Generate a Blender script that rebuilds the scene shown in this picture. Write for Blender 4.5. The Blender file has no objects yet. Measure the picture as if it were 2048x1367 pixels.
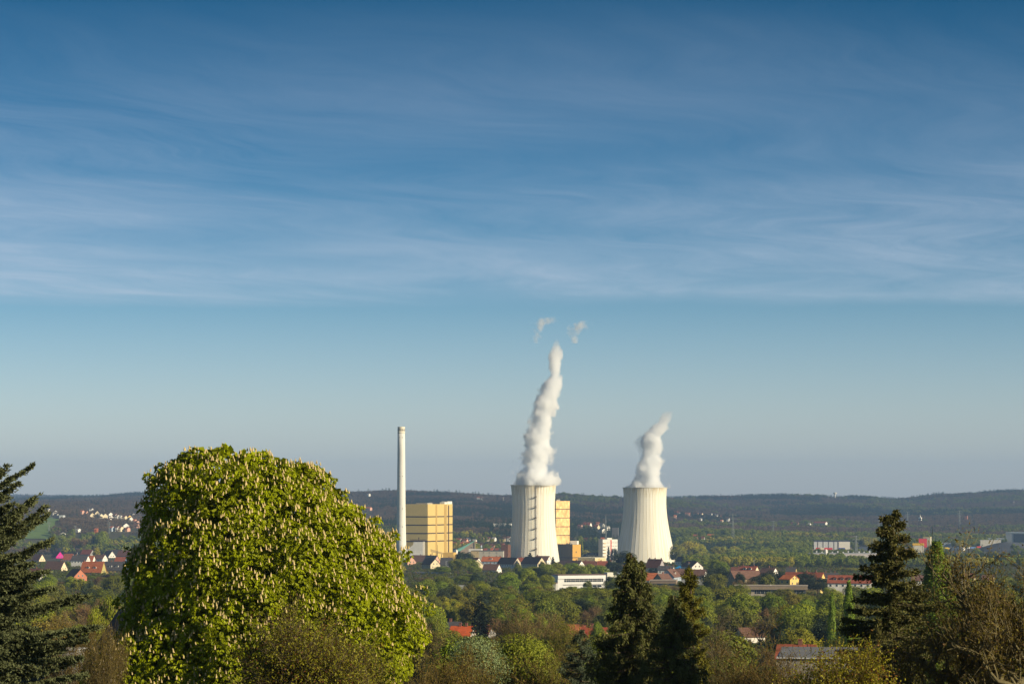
import bpy, math, random
import numpy as np
from mathutils import Vector
C = bpy.context.scene.collection
SC = bpy.context.scene
R = math.radians
F = 4836.0          # focal length in photo pixels (85 mm on 36 mm, 2048 px wide)
HZ = 1000.0         # row of the level line

# ------------------------------------------------------------------ camera, sky, sun, exposure
cam_d = bpy.data.cameras.new('camera'); cam = bpy.data.objects.new('camera', cam_d); C.objects.link(cam)
cam.location = (0, 0, 0); cam.rotation_euler = (R(90), 0, 0)
cam_d.sensor_width = 36.0; cam_d.lens = 85.0
cam_d.shift_y = (HZ - 683.5) / 2048.0
cam_d.clip_start = 1.0; cam_d.clip_end = 60000.0
SC.camera = cam
SUN_EL = 22.0
SUN_FROM_BACK = 61.0                   # degrees from straight behind the camera towards the right
sx = math.sin(R(SUN_FROM_BACK)); sy = -math.cos(R(SUN_FROM_BACK))
sdir = Vector((sx * math.cos(R(SUN_EL)), sy * math.cos(R(SUN_EL)), math.sin(R(SUN_EL))))
sun_d = bpy.data.lights.new('sun', 'SUN'); sun = bpy.data.objects.new('sun', sun_d); C.objects.link(sun)
sun_d.energy = 5.0; sun_d.angle = R(0.5); sun_d.color = (1.0, 0.85, 0.60)
sun.rotation_euler = sdir.to_track_quat('Z', 'Y').to_euler()
SC.view_settings.view_transform = 'Standard'; SC.view_settings.look = 'None'
SC.view_settings.gamma = 1.0; SC.view_settings.use_curve_mapping = False
SC.view_settings.exposure = 0.42
SC.cycles.max_bounces = 18; SC.cycles.diffuse_bounces = 2; SC.cycles.glossy_bounces = 2
SC.cycles.transmission_bounces = 2; SC.cycles.volume_bounces = 16; SC.cycles.transparent_max_bounces = 4
SC.cycles.use_denoising = True

w = bpy.data.worlds.new('World'); SC.world = w; w.use_nodes = True
nt = w.node_tree; nt.nodes.clear()
def N(t, **k):
    n = nt.nodes.new(t)
    for a, b in k.items(): setattr(n, a, b)
    return n
def M_(op, a, b=None, c=None, clamp=False):
    n = N('ShaderNodeMath', operation=op, use_clamp=clamp)
    for i, v in enumerate((a, b, c)):
        if v is None: continue
        if isinstance(v, (int, float)): n.inputs[i].default_value = v
        else: nt.links.new(v, n.inputs[i])
    return n.outputs[0]
def RAMP(fac, stops, interp='LINEAR'):
    n = N('ShaderNodeValToRGB'); cr = n.color_ramp; cr.interpolation = interp
    while len(cr.elements) > 1: cr.elements.remove(cr.elements[-1])
    cr.elements[0].position = stops[0][0]; cr.elements[0].color = (*stops[0][1], 1)
    for p, c in stops[1:]:
        e = cr.elements.new(p); e.color = (*c, 1)
    nt.links.new(fac, n.inputs[0]); return n.outputs[0]
def MIXC(fac, a, b, blend='MIX'):
    n = N('ShaderNodeMix', data_type='RGBA', blend_type=blend)
    for sock, v in ((n.inputs[0], fac), (n.inputs[6], a), (n.inputs[7], b)):
        if isinstance(v, (int, float)): sock.default_value = v
        elif isinstance(v, tuple): sock.default_value = (*v, 1)
        else: nt.links.new(v, sock)
    return n.outputs[2]
sky = N('ShaderNodeTexSky'); sky.sky_type = 'NISHITA'; sky.sun_disc = False
sky.sun_elevation = R(SUN_EL); sky.sun_rotation = math.atan2(sx, sy) % (2 * math.pi)
sky.air_density = 1.0; sky.dust_density = 0.6; sky.ozone_density = 2.5
tc = N('ShaderNodeTexCoord'); sep = N('ShaderNodeSeparateXYZ'); nt.links.new(tc.outputs['Generated'], sep.inputs[0])
X, Y, Z = sep.outputs
el = M_('MULTIPLY', M_('MAXIMUM', Z, 0.0), 1.25, clamp=True)        # 0..1 over sin(elev) 0..0.8
tint = RAMP(el, [(0.0, (1.08, 1.06, 1.26)), (0.045, (0.80, 0.86, 1.02)), (0.098, (0.38, 0.57, 0.75)), (0.17, (0.085, 0.33, 0.51)),
                 (0.25, (0.0, 0.20, 0.335)), (0.34, (0.1, 0.3, 0.45)), (0.55, (0.50, 0.43, 0.34)), (1.0, (0.50, 0.43, 0.34))])
base = MIXC(1.0, sky.outputs[0], tint, 'MULTIPLY')
# cirrus sheet: directions are projected on a flat layer overhead
zc = M_('MAXIMUM', Z, 0.01)
lx = M_('DIVIDE', X, zc); ly = M_('DIVIDE', Y, zc)
def NOISE(vx, vy, scale, detail, rough, dist=0.0, off=0.0):
    cmb = N('ShaderNodeCombineXYZ'); nt.links.new(vx, cmb.inputs[0]); nt.links.new(vy, cmb.inputs[1]); cmb.inputs[2].default_value = off
    n = N('ShaderNodeTexNoise'); n.inputs['Scale'].default_value = scale; n.inputs['Detail'].default_value = detail
    n.inputs['Roughness'].default_value = rough; n.inputs['Distortion'].default_value = dist
    nt.links.new(cmb.outputs[0], n.inputs['Vector']); return n.outputs[0]
# feathery streaks: two turned frames, warped, plus fine fibres
def TURN(deg):
    c_, s_ = math.cos(R(deg)), math.sin(R(deg))
    return M_('ADD', M_('MULTIPLY', lx, c_), M_('MULTIPLY', ly, s_)), M_('SUBTRACT', M_('MULTIPLY', ly, c_), M_('MULTIPLY', lx, s_))
wx = M_('MULTIPLY', M_('SUBTRACT', NOISE(lx, ly, 0.45, 3, 0.5, 0.0, 12.0), 0.5), 2.4)
ax, ay = TURN(44); ax2, ay2 = TURN(62); ax3, ay3 = TURN(74)
n1 = NOISE(M_('MULTIPLY', ax, 0.30), M_('MULTIPLY', M_('ADD', ay, wx), 0.62), 1.0, 8, 0.60, 0.25, 3.1)
n2 = NOISE(M_('MULTIPLY', ax2, 0.55), M_('MULTIPLY', M_('ADD', ay2, wx), 1.9), 1.0, 8, 0.66, 0.3, 8.3)
n4 = NOISE(M_('MULTIPLY', ax3, 0.8), M_('MULTIPLY', M_('ADD', ay3, wx), 4.2), 1.0, 6, 0.68, 0.3, 4.4)
n3 = NOISE(lx, ly, 0.30, 3, 0.5, 0.0, 1.7)
edge_n = NOISE(lx, M_('MULTIPLY', ly, 0.0), 0.9, 4, 0.6, 0.0, 5.0)
far_edge = M_('ADD', 12.55, M_('MULTIPLY', M_('SUBTRACT', edge_n, 0.5), 1.3))
e1 = M_('MULTIPLY', M_('SUBTRACT', far_edge, ly), 1.2, clamp=True)   # sheet ends far away
e2 = M_('MULTIPLY', M_('SUBTRACT', ly, 4.7), 0.24, clamp=True)        # thins overhead
body = M_('MULTIPLY', M_('SUBTRACT', M_('ADD', M_('ADD', M_('MULTIPLY', n1, 0.55), M_('MULTIPLY', n2, 0.38)), M_('MULTIPLY', n4, 0.22)), 0.465), 3.3, clamp=True)
big = M_('MULTIPLY', M_('SUBTRACT', n3, 0.22), 2.1, clamp=True)
veil = M_('MULTIPLY', big, 0.20)
dens = M_('MULTIPLY', M_('ADD', M_('MULTIPLY', M_('MULTIPLY', body, big), 0.95), veil), M_('MULTIPLY', e1, e2), clamp=True)
dens = M_('MULTIPLY', dens, 0.82)
col = MIXC(dens, base, (4.4, 4.8, 5.6))
bg = N('ShaderNodeBackground'); bg.inputs[1].default_value = 0.105
nt.links.new(col, bg.inputs[0]); wo = N('ShaderNodeOutputWorld'); nt.links.new(bg.outputs[0], wo.inputs[0])

# ------------------------------------------------------------------ small helpers
def P(px, row, D): return Vector(((px - 1024.0) / F * D, D, (HZ - row) / F * D))
def tag(o, label=None, cat=None, group=None, kind=None):
    if label: o['label'] = label
    if cat: o['category'] = cat
    if group: o['group'] = group
    if kind: o['kind'] = kind
    return o
def empty(name, loc, rz=0.0, s=1.0):
    o = bpy.data.objects.new(name, None); C.objects.link(o); o.location = loc; o.rotation_euler = (0, 0, rz); o.scale = (s, s, s)
    o.empty_display_size = 0.5
    return o
def link(name, me, mat=None, parent=None):
    o = bpy.data.objects.new(name, me); C.objects.link(o)
    if mat is not None:
        me.materials.clear(); me.materials.append(mat)
    if parent is not None: o.parent = parent
    return o
def np_mesh(name, V, Fq):
    """V (n,3), Fq list of (m,k) int arrays"""
    me = bpy.data.meshes.new(name)
    V = np.asarray(V, dtype=np.float32)
    loops = []; starts = []; tot = []; s = 0
    for f in Fq:
        f = np.asarray(f, dtype=np.int32)
        if f.size == 0: continue
        m, k = f.shape
        loops.append(f.ravel()); starts.append(s + np.arange(m) * k); tot.append(np.full(m, k)); s += m * k
    loops = np.concatenate(loops); starts = np.concatenate(starts).astype(np.int32); tot = np.concatenate(tot).astype(np.int32)
    me.vertices.add(len(V)); me.vertices.foreach_set('co', V.ravel())
    me.loops.add(len(loops)); me.loops.foreach_set('vertex_index', loops.astype(np.int32))
    me.polygons.add(len(starts)); me.polygons.foreach_set('loop_start', starts); me.polygons.foreach_set('loop_total', tot)
    me.update(calc_edges=True); me.validate()
    return me
class MB:
    def __init__(s): s.v = []; s.f = []
    def poly(s, pts):
        i = len(s.v); s.v += [tuple(p) for p in pts]; s.f.append(tuple(range(i, i + len(pts))))
    def box(s, x0, x1, y0, y1, z0, z1):
        i = len(s.v)
        s.v += [(x0, y0, z0), (x1, y0, z0), (x1, y1, z0), (x0, y1, z0), (x0, y0, z1), (x1, y0, z1), (x1, y1, z1), (x0, y1, z1)]
        s.f += [tuple(i + k for k in q) for q in ((0, 3, 2, 1), (4, 5, 6, 7), (0, 1, 5, 4), (1, 2, 6, 5), (2, 3, 7, 6), (3, 0, 4, 7))]
        return s
    def prism(s, prof, a, b, axis='x'):
        """closed profile (u,z) extruded along axis a..b"""
        n = len(prof); i = len(s.v)
        for t in (a, b):
            for (u, z) in prof: s.v.append((t, u, z) if axis == 'x' else (u, t, z))
        s.f.append(tuple(i + k for k in range(n))); s.f.append(tuple(i + n + k for k in reversed(range(n))))
        for k in range(n):
            k2 = (k + 1) % n; s.f.append((i + k, i + n + k, i + n + k2, i + k2))
        return s
    def tube(s, p, q, r0, r1=None, n=8):
        r1 = r0 if r1 is None else r1
        p = Vector(p); q = Vector(q); d = (q - p).normalized()
        u = d.orthogonal().normalized(); v = d.cross(u); i = len(s.v)
        for c, r in ((p, r0), (q, r1)):
            for k in range(n):
                t = 2 * math.pi * k / n; s.v.append(tuple(c + u * math.cos(t) * r + v * math.sin(t) * r))
        for k in range(n):
            k2 = (k + 1) % n; s.f.append((i + k, i + k2, i + n + k2, i + n + k))
        s.f.append(tuple(i + k for k in reversed(range(n)))); s.f.append(tuple(i + n + k for k in range(n)))
        return s
    def lathe(s, prof, n=32, cap=True):
        i = len(s.v)
        for (r, z) in prof:
            for k in range(n):
                t = 2 * math.pi * k / n; s.v.append((r * math.cos(t), r * math.sin(t), z))
        for j in range(len(prof) - 1):
            for k in range(n):
                k2 = (k + 1) % n; a = i + j * n
                s.f.append((a + k, a + k2, a + n + k2, a + n + k))
        if cap:
            s.f.append(tuple(i + k for k in reversed(range(n)))); a = i + (len(prof) - 1) * n; s.f.append(tuple(a + k for k in range(n)))
        return s
    def build(s, name, mat, parent=None, smooth=False):
        me = bpy.data.meshes.new(name); me.from_pydata(s.v, [], s.f); me.update()
        if smooth: me.polygons.foreach_set('use_smooth', [True] * len(me.polygons))
        return link(name, me, mat, parent)

# ------------------------------------------------------------------ materials
MATS = {}
def mat(name, col, rough=0.8, var=0.15, scale=0.5, metal=0.0, stretch=(1, 1, 1), bump=0.0, spec=0.3, col2=None):
    if name in MATS: return MATS[name]
    m = bpy.data.materials.new(name); m.use_nodes = True; t = m.node_tree
    b = t.nodes['Principled BSDF']; b.inputs['Roughness'].default_value = rough; b.inputs['Metallic'].default_value = metal
    b.inputs['Specular IOR Level'].default_value = spec
    co = t.nodes.new('ShaderNodeTexCoord'); mp = t.nodes.new('ShaderNodeMapping'); mp.inputs['Scale'].default_value = stretch
    t.links.new(co.outputs['Object'], mp.inputs[0])
    n = t.nodes.new('ShaderNodeTexNoise'); n.inputs['Scale'].default_value = scale; n.inputs['Detail'].default_value = 5; n.inputs['Roughness'].default_value = .65
    t.links.new(mp.outputs[0], n.inputs['Vector'])
    r = t.nodes.new('ShaderNodeValToRGB'); c2 = col2 or tuple(c * (1 - var) for c in col); c1 = tuple(min(1, c * (1 + var)) for c in col)
    r.color_ramp.elements[0].position = 0.3; r.color_ramp.elements[0].color = (*c2, 1)
    r.color_ramp.elements[1].position = 0.7; r.color_ramp.elements[1].color = (*c1, 1)
    t.links.new(n.outputs[0], r.inputs[0]); t.links.new(r.outputs[0], b.inputs['Base Color'])
    if bump:
        bp = t.nodes.new('ShaderNodeBump'); bp.inputs['Strength'].default_value = bump; bp.inputs['Distance'].default_value = 0.3
        t.links.new(n.outputs[0], bp.inputs['Height']); t.links.new(bp.outputs[0], b.inputs['Normal'])
    MATS[name] = m; return m
def foliage_mat(name, col, source='OBJECT', var=0.35, scale=1.5, trans=0.3, rough=0.6, col2=None, mixc=0.0):
    """col multiplied by the per-object colour (or the per-instance tint)"""
    m = bpy.data.materials.new(name); m.use_nodes = True; t = m.node_tree; t.nodes.clear()
    out = t.nodes.new('ShaderNodeOutputMaterial')
    co = t.nodes.new('ShaderNodeTexCoord')
    n = t.nodes.new('ShaderNodeTexNoise'); n.inputs['Scale'].default_value = scale; n.inputs['Detail'].default_value = 3
    t.links.new(co.outputs['Object'], n.inputs['Vector'])
    wn = t.nodes.new('ShaderNodeNewGeometry')
    add = t.nodes.new('ShaderNodeMath'); add.operation = 'ADD'
    t.links.new(n.outputs[0], add.inputs[0])
    ri = t.nodes.new('ShaderNodeMath'); ri.operation = 'MULTIPLY'; ri.inputs[1].default_value = 0.5
    t.links.new(wn.outputs['Random Per Island'], ri.inputs[0]); t.links.new(ri.outputs[0], add.inputs[1])
    r = t.nodes.new('ShaderNodeMapRange'); r.inputs[1].default_value = 0.35; r.inputs[2].default_value = 1.15
    r.inputs[3].default_value = 1 - var; r.inputs[4].default_value = 1 + var; t.links.new(add.outputs[0], r.inputs[0])
    if source == 'OBJECT':
        oi = t.nodes.new('ShaderNodeObjectInfo'); cs = oi.outputs['Color']
    elif source == 'INST':
        oi = t.nodes.new('ShaderNodeAttribute'); oi.attribute_type = 'INSTANCER'; oi.attribute_name = 'tint'; cs = oi.outputs['Color']
    else: cs = None
    base = t.nodes.new('ShaderNodeMix'); base.data_type = 'RGBA'; base.blend_type = 'MULTIPLY'; base.inputs[0].default_value = 1
    base.inputs[6].default_value = (*col, 1)
    if cs is not None: t.links.new(cs, base.inputs[7])
    else: base.inputs[7].default_value = (1, 1, 1, 1)
    bc = base.outputs[2]
    if col2 is not None:
        mx = t.nodes.new('ShaderNodeMix'); mx.data_type = 'RGBA'; mx.inputs[7].default_value = (*col2, 1)
        gt = t.nodes.new('ShaderNodeMath'); gt.operation = 'LESS_THAN'; gt.inputs[1].default_value = mixc
        t.links.new(wn.outputs['Random Per Island'], gt.inputs[0]); t.links.new(gt.outputs[0], mx.inputs[0]); t.links.new(bc, mx.inputs[6]); bc = mx.outputs[2]
    ml = t.nodes.new('ShaderNodeVectorMath'); ml.operation = 'SCALE'; t.links.new(bc, ml.inputs[0]); t.links.new(r.outputs[0], ml.inputs['Scale'])
    b = t.nodes.new('ShaderNodeBsdfPrincipled'); b.inputs['Roughness'].default_value = rough; b.inputs['Specular IOR Level'].default_value = 0.25
    t.links.new(ml.outputs[0], b.inputs['Base Color'])
    if trans > 0:
        tr = t.nodes.new('ShaderNodeBsdfTranslucent'); t.links.new(ml.outputs[0], tr.inputs[0])
        ms = t.nodes.new('ShaderNodeMixShader'); ms.inputs[0].default_value = trans
        t.links.new(b.outputs[0], ms.inputs[1]); t.links.new(tr.outputs[0], ms.inputs[2]); t.links.new(ms.outputs[0], out.inputs[0])
    else: t.links.new(b.outputs[0], out.inputs[0])
    return m

# ------------------------------------------------------------------ value noise
_rs = np.random.RandomState(7); _T = _rs.rand(256, 256)
def vnoise(x, y, s, o=0):
    x = np.asarray(x, float) / s + 1000.5 + o * 17.3; y = np.asarray(y, float) / s + 1000.5 + o * 7.7
    xi = np.floor(x).astype(int); yi = np.floor(y).astype(int); fx = x - xi; fy = y - yi
    fx = fx * fx * (3 - 2 * fx); fy = fy * fy * (3 - 2 * fy)
    g = lambda a, b: _T[a % 256, b % 256]
    return (g(xi, yi) * (1 - fx) + g(xi + 1, yi) * fx) * (1 - fy) + (g(xi, yi + 1) * (1 - fx) + g(xi + 1, yi + 1) * fx) * fy

# ------------------------------------------------------------------ terrain
ND = [-200, 0, 50, 110, 200, 400, 800, 1200, 1600, 2000, 2400, 2800, 2920, 3100, 3400, 3700, 4100]
NZ = [-2, -2, -6, -15, -24, -36, -50, -58, -62.5, -66, -70, -73, -80, -81, -82.5, -82, -79]
FARD = [4500, 5500, 6500, 7500, 9000, 10000, 14000, 24000]
PXC = [-600, 0, 110, 160, 300, 700, 800, 900, 1000, 1130, 1240, 1340, 1450, 1560, 1700, 1790, 1900, 2048, 2500]
ROWS = {4500: [1046, 1046, 1044, 1052, 1057, 1062, 1062, 1062, 1064, 1068, 1070, 1075, 1076, 1079, 1083, 1084, 1085, 1085, 1085],
        5500: [1024, 1024, 1022, 1026, 1034, 1042, 1040, 1040, 1042, 1046, 1048, 1052, 1056, 1060, 1061, 1061, 1061, 1060, 1060],
        6500: [1012, 1011, 1010, 1011, 1012, 1014, 1012, 1014, 1018, 1020, 1024, 1030, 1038, 1040, 1040, 1040, 1040, 1038, 1036],
        7500: [1010, 1009, 1008, 1007, 1004, 992, 989, 992, 998, 995, 1001, 1005, 1024, 1026, 1026, 1026, 1026, 1024, 1020],
        9000: [1008, 1007, 1005, 1003, 995, 998, 1000, 1002, 1003, 1004, 1004, 1003, 998, 995, 998, 1002, 994, 985, 975],
        10000: [1004, 1003, 1001, 998, 989, 992, 1002, 1004, 1006, 1008, 1008, 1006, 1004, 1002, 1004, 1008, 1002, 996, 985],
        14000: [994, 994, 994, 995, 997, 1003] + [1006] * 13,
        24000: [1001] * 19}
def _interp_cols(r, px):
    i = np.interp(px, PXC, np.arange(len(PXC)))     # smooth in px
    a = np.asarray(r, float); k = np.clip(np.floor(i).astype(int), 0, len(PXC) - 2); f = i - k; f = f * f * (3 - 2 * f) * .6 + f * .4
    return a[k] * (1 - f) + a[k + 1] * f
def ground_z(x, D):
    x = np.asarray(x, float); D = np.asarray(D, float); x, D = np.broadcast_arrays(x, D)
    px = 1024 + F * x / np.maximum(D, 60.0)
    near = np.interp(D, ND, NZ)
    near = near - 9.5 * np.exp(-((D - 3400) / 150.0) ** 2) * np.clip((px - 850) / 80, 0, 1) * np.clip((1420 - px) / 60, 0, 1)
    near = near - 20 * np.exp(-((D - 3640) / 190.0) ** 2 - ((x - 203) / 105.0) ** 2)      # the power station stands low
    allD = [4100] + FARD
    zs = [np.full(D.shape, NZ[-1], float)] + [(HZ - _interp_cols(ROWS[d], px)) / F * d for d in FARD]
    zs[0] = zs[0]
    far = np.zeros(D.shape)
    for k in range(len(allD) - 1):
        m = (D >= allD[k]) & (D < allD[k + 1]); t = (D - allD[k]) / (allD[k + 1] - allD[k]); t = t * t * (3 - 2 * t) * .5 + t * .5
        far = np.where(m, zs[k] * (1 - t) + zs[k + 1] * t, far)
    far = np.where(D >= allD[-1], zs[-1], far)
    z = np.where(D < 4100, near, far)
    amp = np.interp(D, [0, 100, 400, 2000, 3600, 6000, 9000, 20000], [0, 0.3, 1.2, 1.2, 2, 8, 6, 6])
    z = z + (vnoise(x, D, 170) - .5) * amp + (vnoise(x, D, 520, 1) - .5) * amp * 1.2
    # spoil heap beside the big hall on the right
    hx, hD = (2010 - 1024) / F * 3950, 3950
    q = np.clip(1 - np.sqrt(((x - hx) / 52) ** 2 + ((D - hD) / 130) ** 2), 0, 1)
    return z
def gz(x, D): return float(ground_z(x, D))
def grow(px, D): return HZ - gz((px - 1024) / F * D, D) * F / D
def solveD(px, top, h, lo=150, hi=9000):
    Ds = np.concatenate([np.arange(lo, min(hi, 4000), 15), np.arange(max(lo, 4000), hi, 40)])
    rows = HZ - (ground_z((px - 1024) / F * Ds, Ds) + h) * F / Ds
    i = np.argmax(rows <= top)
    return float(Ds[i]) if rows[i] <= top else float(Ds[np.argmin(rows)])
def on_ground(px, D, dz=0.0):
    x = (px - 1024) / F * D
    return Vector((x, D, gz(x, D) + dz))

us = np.linspace(-0.75, 0.75, 190)
Ds = np.concatenate([np.linspace(-200, 100, 16), np.geomspace(115, 24000, 230)])
UU, DD = np.meshgrid(us, Ds)
XX = UU * (DD + 320)
ZZ = ground_z(XX, DD)
nr, nc = XX.shape
idx = np.arange(nr * nc).reshape(nr, nc)
quads = np.stack([idx[:-1, :-1], idx[:-1, 1:], idx[1:, 1:], idx[1:, :-1]], -1).reshape(-1, 4)
gm = np_mesh('terrain', np.stack([XX, DD, ZZ], -1).reshape(-1, 3), [quads])
gm.polygons.foreach_set('use_smooth', [True] * len(gm.polygons))
gmat = mat('ground_cover', (0.055, 0.06, 0.022), 0.95, 0.5, 0.02, col2=(0.05, 0.035, 0.02))
terr = tag(link('terrain', gm, gmat), kind='structure')

def patch(name, pxs, D0, D1, material, lift=0.25, n=30, wob=6, near=None):
    """a ground sheet between two depths, following the terrain"""
    near = near or pxs; far_ = pxs; Dl = np.linspace(D0, D1, 16)
    V = []
    for j, d in enumerate(Dl):
        f_ = (d - D0) / (D1 - D0)
        for p in np.linspace(near[0] * (1 - f_) + far_[0] * f_, near[1] * (1 - f_) + far_[1] * f_ + 5 * math.sin(j * .9), n):
            dd = d + (vnoise(p * 3, j * 0, 40) - .5) * wob * 4
            x = (p - 1024) / F * dd; V.append((x, dd, gz(x, dd) + lift))
    m = n; ix = np.arange(len(V)).reshape(16, m)
    q = np.stack([ix[:-1, :-1], ix[:-1, 1:], ix[1:, 1:], ix[1:, :-1]], -1).reshape(-1, 4)
    return tag(link(name, np_mesh(name, V, [q]), material), kind='structure')
grass = mat('meadow_grass', (0.12, 0.19, 0.04), 0.95, 0.25, 0.02)
dry = mat('dry_grass', (0.22, 0.16, 0.07), 0.95, 0.3, 0.02, col2=(0.12, 0.12, 0.04))
patch('meadow', (72, 150), 4230, 5000, grass, 1.2, near=(50, 98))
patch('dry_field', (1760, 2075), 3330, 3560, dry, 0.6)
patch('bare_field', (1600, 1700), 3880, 3985, mat('bare_soil', (0.32, 0.22, 0.11), .95, .2, .03), 0.6)
patch('yard', (1690, 2080), 3950, 4080, mat('yard_gravel', (0.2, 0.17, 0.12), .95, .3, .03), 0.6)
EXCL = [(45, 100, 4000, 5080, 0.0), (98, 120, 4350, 5080, 0.0), (118, 140, 4600, 5080, 0.0), (138, 152, 4800, 5060, 0.0), (1770, 2090, 3100, 3900, 0.10), (1685, 1770, 2720, 3430, 0.04), (1620, 1712, 3540, 3960, 0.03), (1590, 1705, 3850, 4010, .0), (1690, 2090, 3780, 4110, .03)]   # px0, px1, D0, D1, keep fraction

FOOT = []     # (px0, px1, D0, D1)   ground taken by buildings
KEEP = []     # (px0, px1, row0, row1, D)   faces to leave unhidden
# ------------------------------------------------------------------ building kit
WHITE = mat('white_render', (0.72, 0.69, 0.62), 0.85, 0.06, 0.3)
GLASS = mat('window_glass', (0.03, 0.04, 0.055), 0.12, 0.2, 0.3, spec=0.6)
CHIM = mat('chimney_brick', (0.23, 0.10, 0.07), 0.9, 0.2, 1.0)
_c = {}
def colmat(kind, col):
    key = kind + '_%02d_%02d_%02d' % tuple(int(c * 99) for c in col)
    if key not in _c:
        if kind == 'roof': _c[key] = mat(key, col, 0.9, 0.25, 0.45, stretch=(1, 1, 2), bump=0.4, spec=.15)
        elif kind == 'wall': _c[key] = mat(key, col, 0.88, 0.08, 0.25, stretch=(1, 1, .5))
        elif kind == 'metal': _c[key] = mat(key, col, 0.45, 0.06, 0.2, metal=0.2)
        else: _c[key] = mat(key, col, 0.8, 0.12, 0.3)
    return _c[key]
_wm = bpy.data.meshes.new('window'); _b = MB(); _b.box(-.6, .6, -.06, .02, -.75, .75); _b.box(-.5, -.04, -.09, -.05, -.65, .65); _b.box(.04, .5, -.09, -.05, -.65, .65)
_wm.from_pydata(_b.v, [], _b.f); _wm.materials.append(WHITE); _wm.materials.append(GLASS)
_wm.polygons.foreach_set('material_index', [0] * 6 + [1] * 12); _wm.update()
def window(parent, x, y, z, rz, sx_=1.0, sz_=1.0):
    o = bpy.data.objects.new('window', _wm); C.objects.link(o); o.parent = parent
    o.location = (x, y, z); o.rotation_euler = (0, 0, rz); o.scale = (sx_, 1, sz_); return o

BR = (0.16, 0.088, 0.065); DK = (0.075, 0.072, 0.078); RD = (0.27, 0.08, 0.045); OR = (0.40, 0.12, 0.045); RB = (0.15, 0.06, 0.04)
WH = (0.78, 0.75, 0.68); CR = (0.70, 0.60, 0.40); PK = (0.62, 0.36, 0.26); YE = (0.66, 0.48, 0.16); GR = (0.30, 0.29, 0.28); BL = (0.38, 0.45, 0.52)
def frame_from(x0, x1, x2, D, side, Wmax=11.0, amax=0.94):
    k = D / F
    gw = (x2 - x1) * k if side == 'R' else (x1 - x0) * k
    fl = (x1 - x0) * k if side == 'R' else (x2 - x1) * k
    s = min(amax, max(0.12, gw / Wmax)); a = math.asin(s); W = max(gw / s, 3.0); L = max(fl / math.cos(a), 0.5)
    return a, L, W
def house(x0, x1, x2, top, eave, roof, wall, label, h=9.5, side='R', D=None, ch=(0.3,), win=True, dormers=0, gwall=None, group=None, name='house', Lmin=8, cat='house', dcol=None, keep=True, frontwin=True, Wmax=11.0):
    D = D or solveD((x0 + x2) / 2, top, h)
    k = D / F; a, L, W = frame_from(x0, x1, x2, D, side, Wmax); L = max(L, Lmin)
    cz = gz((x1 - 1024) * k, D) - 0.8
    zr = (HZ - top) * k - cz; ze = min((HZ - eave) * k - cz, zr - 2.2); ze = max(ze, 2.6); zr = max(zr, ze + 2.5)
    rise = zr - ze
    sgn = -1 if side == 'R' else 1
    o = empty(name, ((x1 - 1024) * k, D, cz), sgn * a); tag(o, label, cat, group)
    xa, xb = (-L, 0.0) if side == 'R' else (0.0, L)
    wm = colmat('wall', wall); m = MB()
    m.prism([(0, 0), (W, 0), (W, ze), (W / 2, zr - .05), (0, ze)], xa, xb)
    wl = m.build('wall', wm, o)
    if gwall:       # the gable end wears its own colour: a thin cladding leaf
        g = MB(); e = xb if side == 'R' else xa; d = .12 if side == 'R' else -.12
        g.prism([(.05, 0.0), (W - .05, 0.0), (W - .05, ze - .05), (W / 2, zr - .25), (.05, ze - .05)], min(e + d * .1, e + d), max(e + d * .1, e + d))
        g.build('gable_cladding', colmat('wall', gwall), o)
    r = MB(); ov = 0.5; t = 0.28; sl = rise / (W / 2)
    zf = ze - ov * sl
    r.prism([(-ov, zf), (W / 2, zr), (W / 2, zr + t), (-ov, zf + t)], xa - .45, xb + .45)
    r.prism([(W / 2, zr + .001), (W + ov, zf), (W + ov, zf + t), (W / 2, zr + t)], xa - .45, xb + .45)
    rf = r.build('roof', colmat('roof', roof), o)
    for c in ch:
        q = MB(); cx = xa + (xb - xa) * c; q.box(cx - .45, cx + .45, W / 2 - .4, W / 2 + .4, zr - .4, zr + 1.3); q.box(cx - .55, cx + .55, W / 2 - .5, W / 2 + .5, zr + 1.3, zr + 1.45)
        q.build('chimney', CHIM, rf)
    for i in range(dormers):
        c = xa + (xb - xa) * (i + 1) / (dormers + 1); y = W * .16; zb = ze + sl * y
        d = MB(); d.box(c - 1.3, c + 1.3, y - .1, y + 2.6, zb - .3, zb + 1.6)
        dm = d.build('dormer', colmat('wall', dcol or WH), o)
        window(dm, c, y - .1, zb + .75, 0, 1.3, .75)
        q = MB(); q.prism([(c - 1.6, zb + 1.6), (c + 1.6, zb + 1.6), (c, zb + 2.6)], y - .4, y + 3.4, 'y'); q.build('dormer_roof', colmat('roof', roof), dm)
    if win:
        if frontwin:
            n = max(2, int(L / 3.6))
            for i in range(n): window(o, xa + L * (i + .5) / n, -.02, ze - 1.7, 0)
        gx = xb + .14 if side == 'R' else xa - .14; rz = R(90) if side == 'R' else R(-90)
        for f in (.34, .66): window(o, gx, W * f, ze + .5, rz, .9)
        for f in (.25, .75): window(o, gx, W * f, ze - 2.6, rz, .9)
    FOOT.append((x0 - 4, x2 + 4, D - 14, D + 22))
    if keep: KEEP.append((x0, x2, top, max(eave + 5, eave + (grow((x0 + x2) / 2, D) - eave) * .35), D))
    return o
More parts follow.
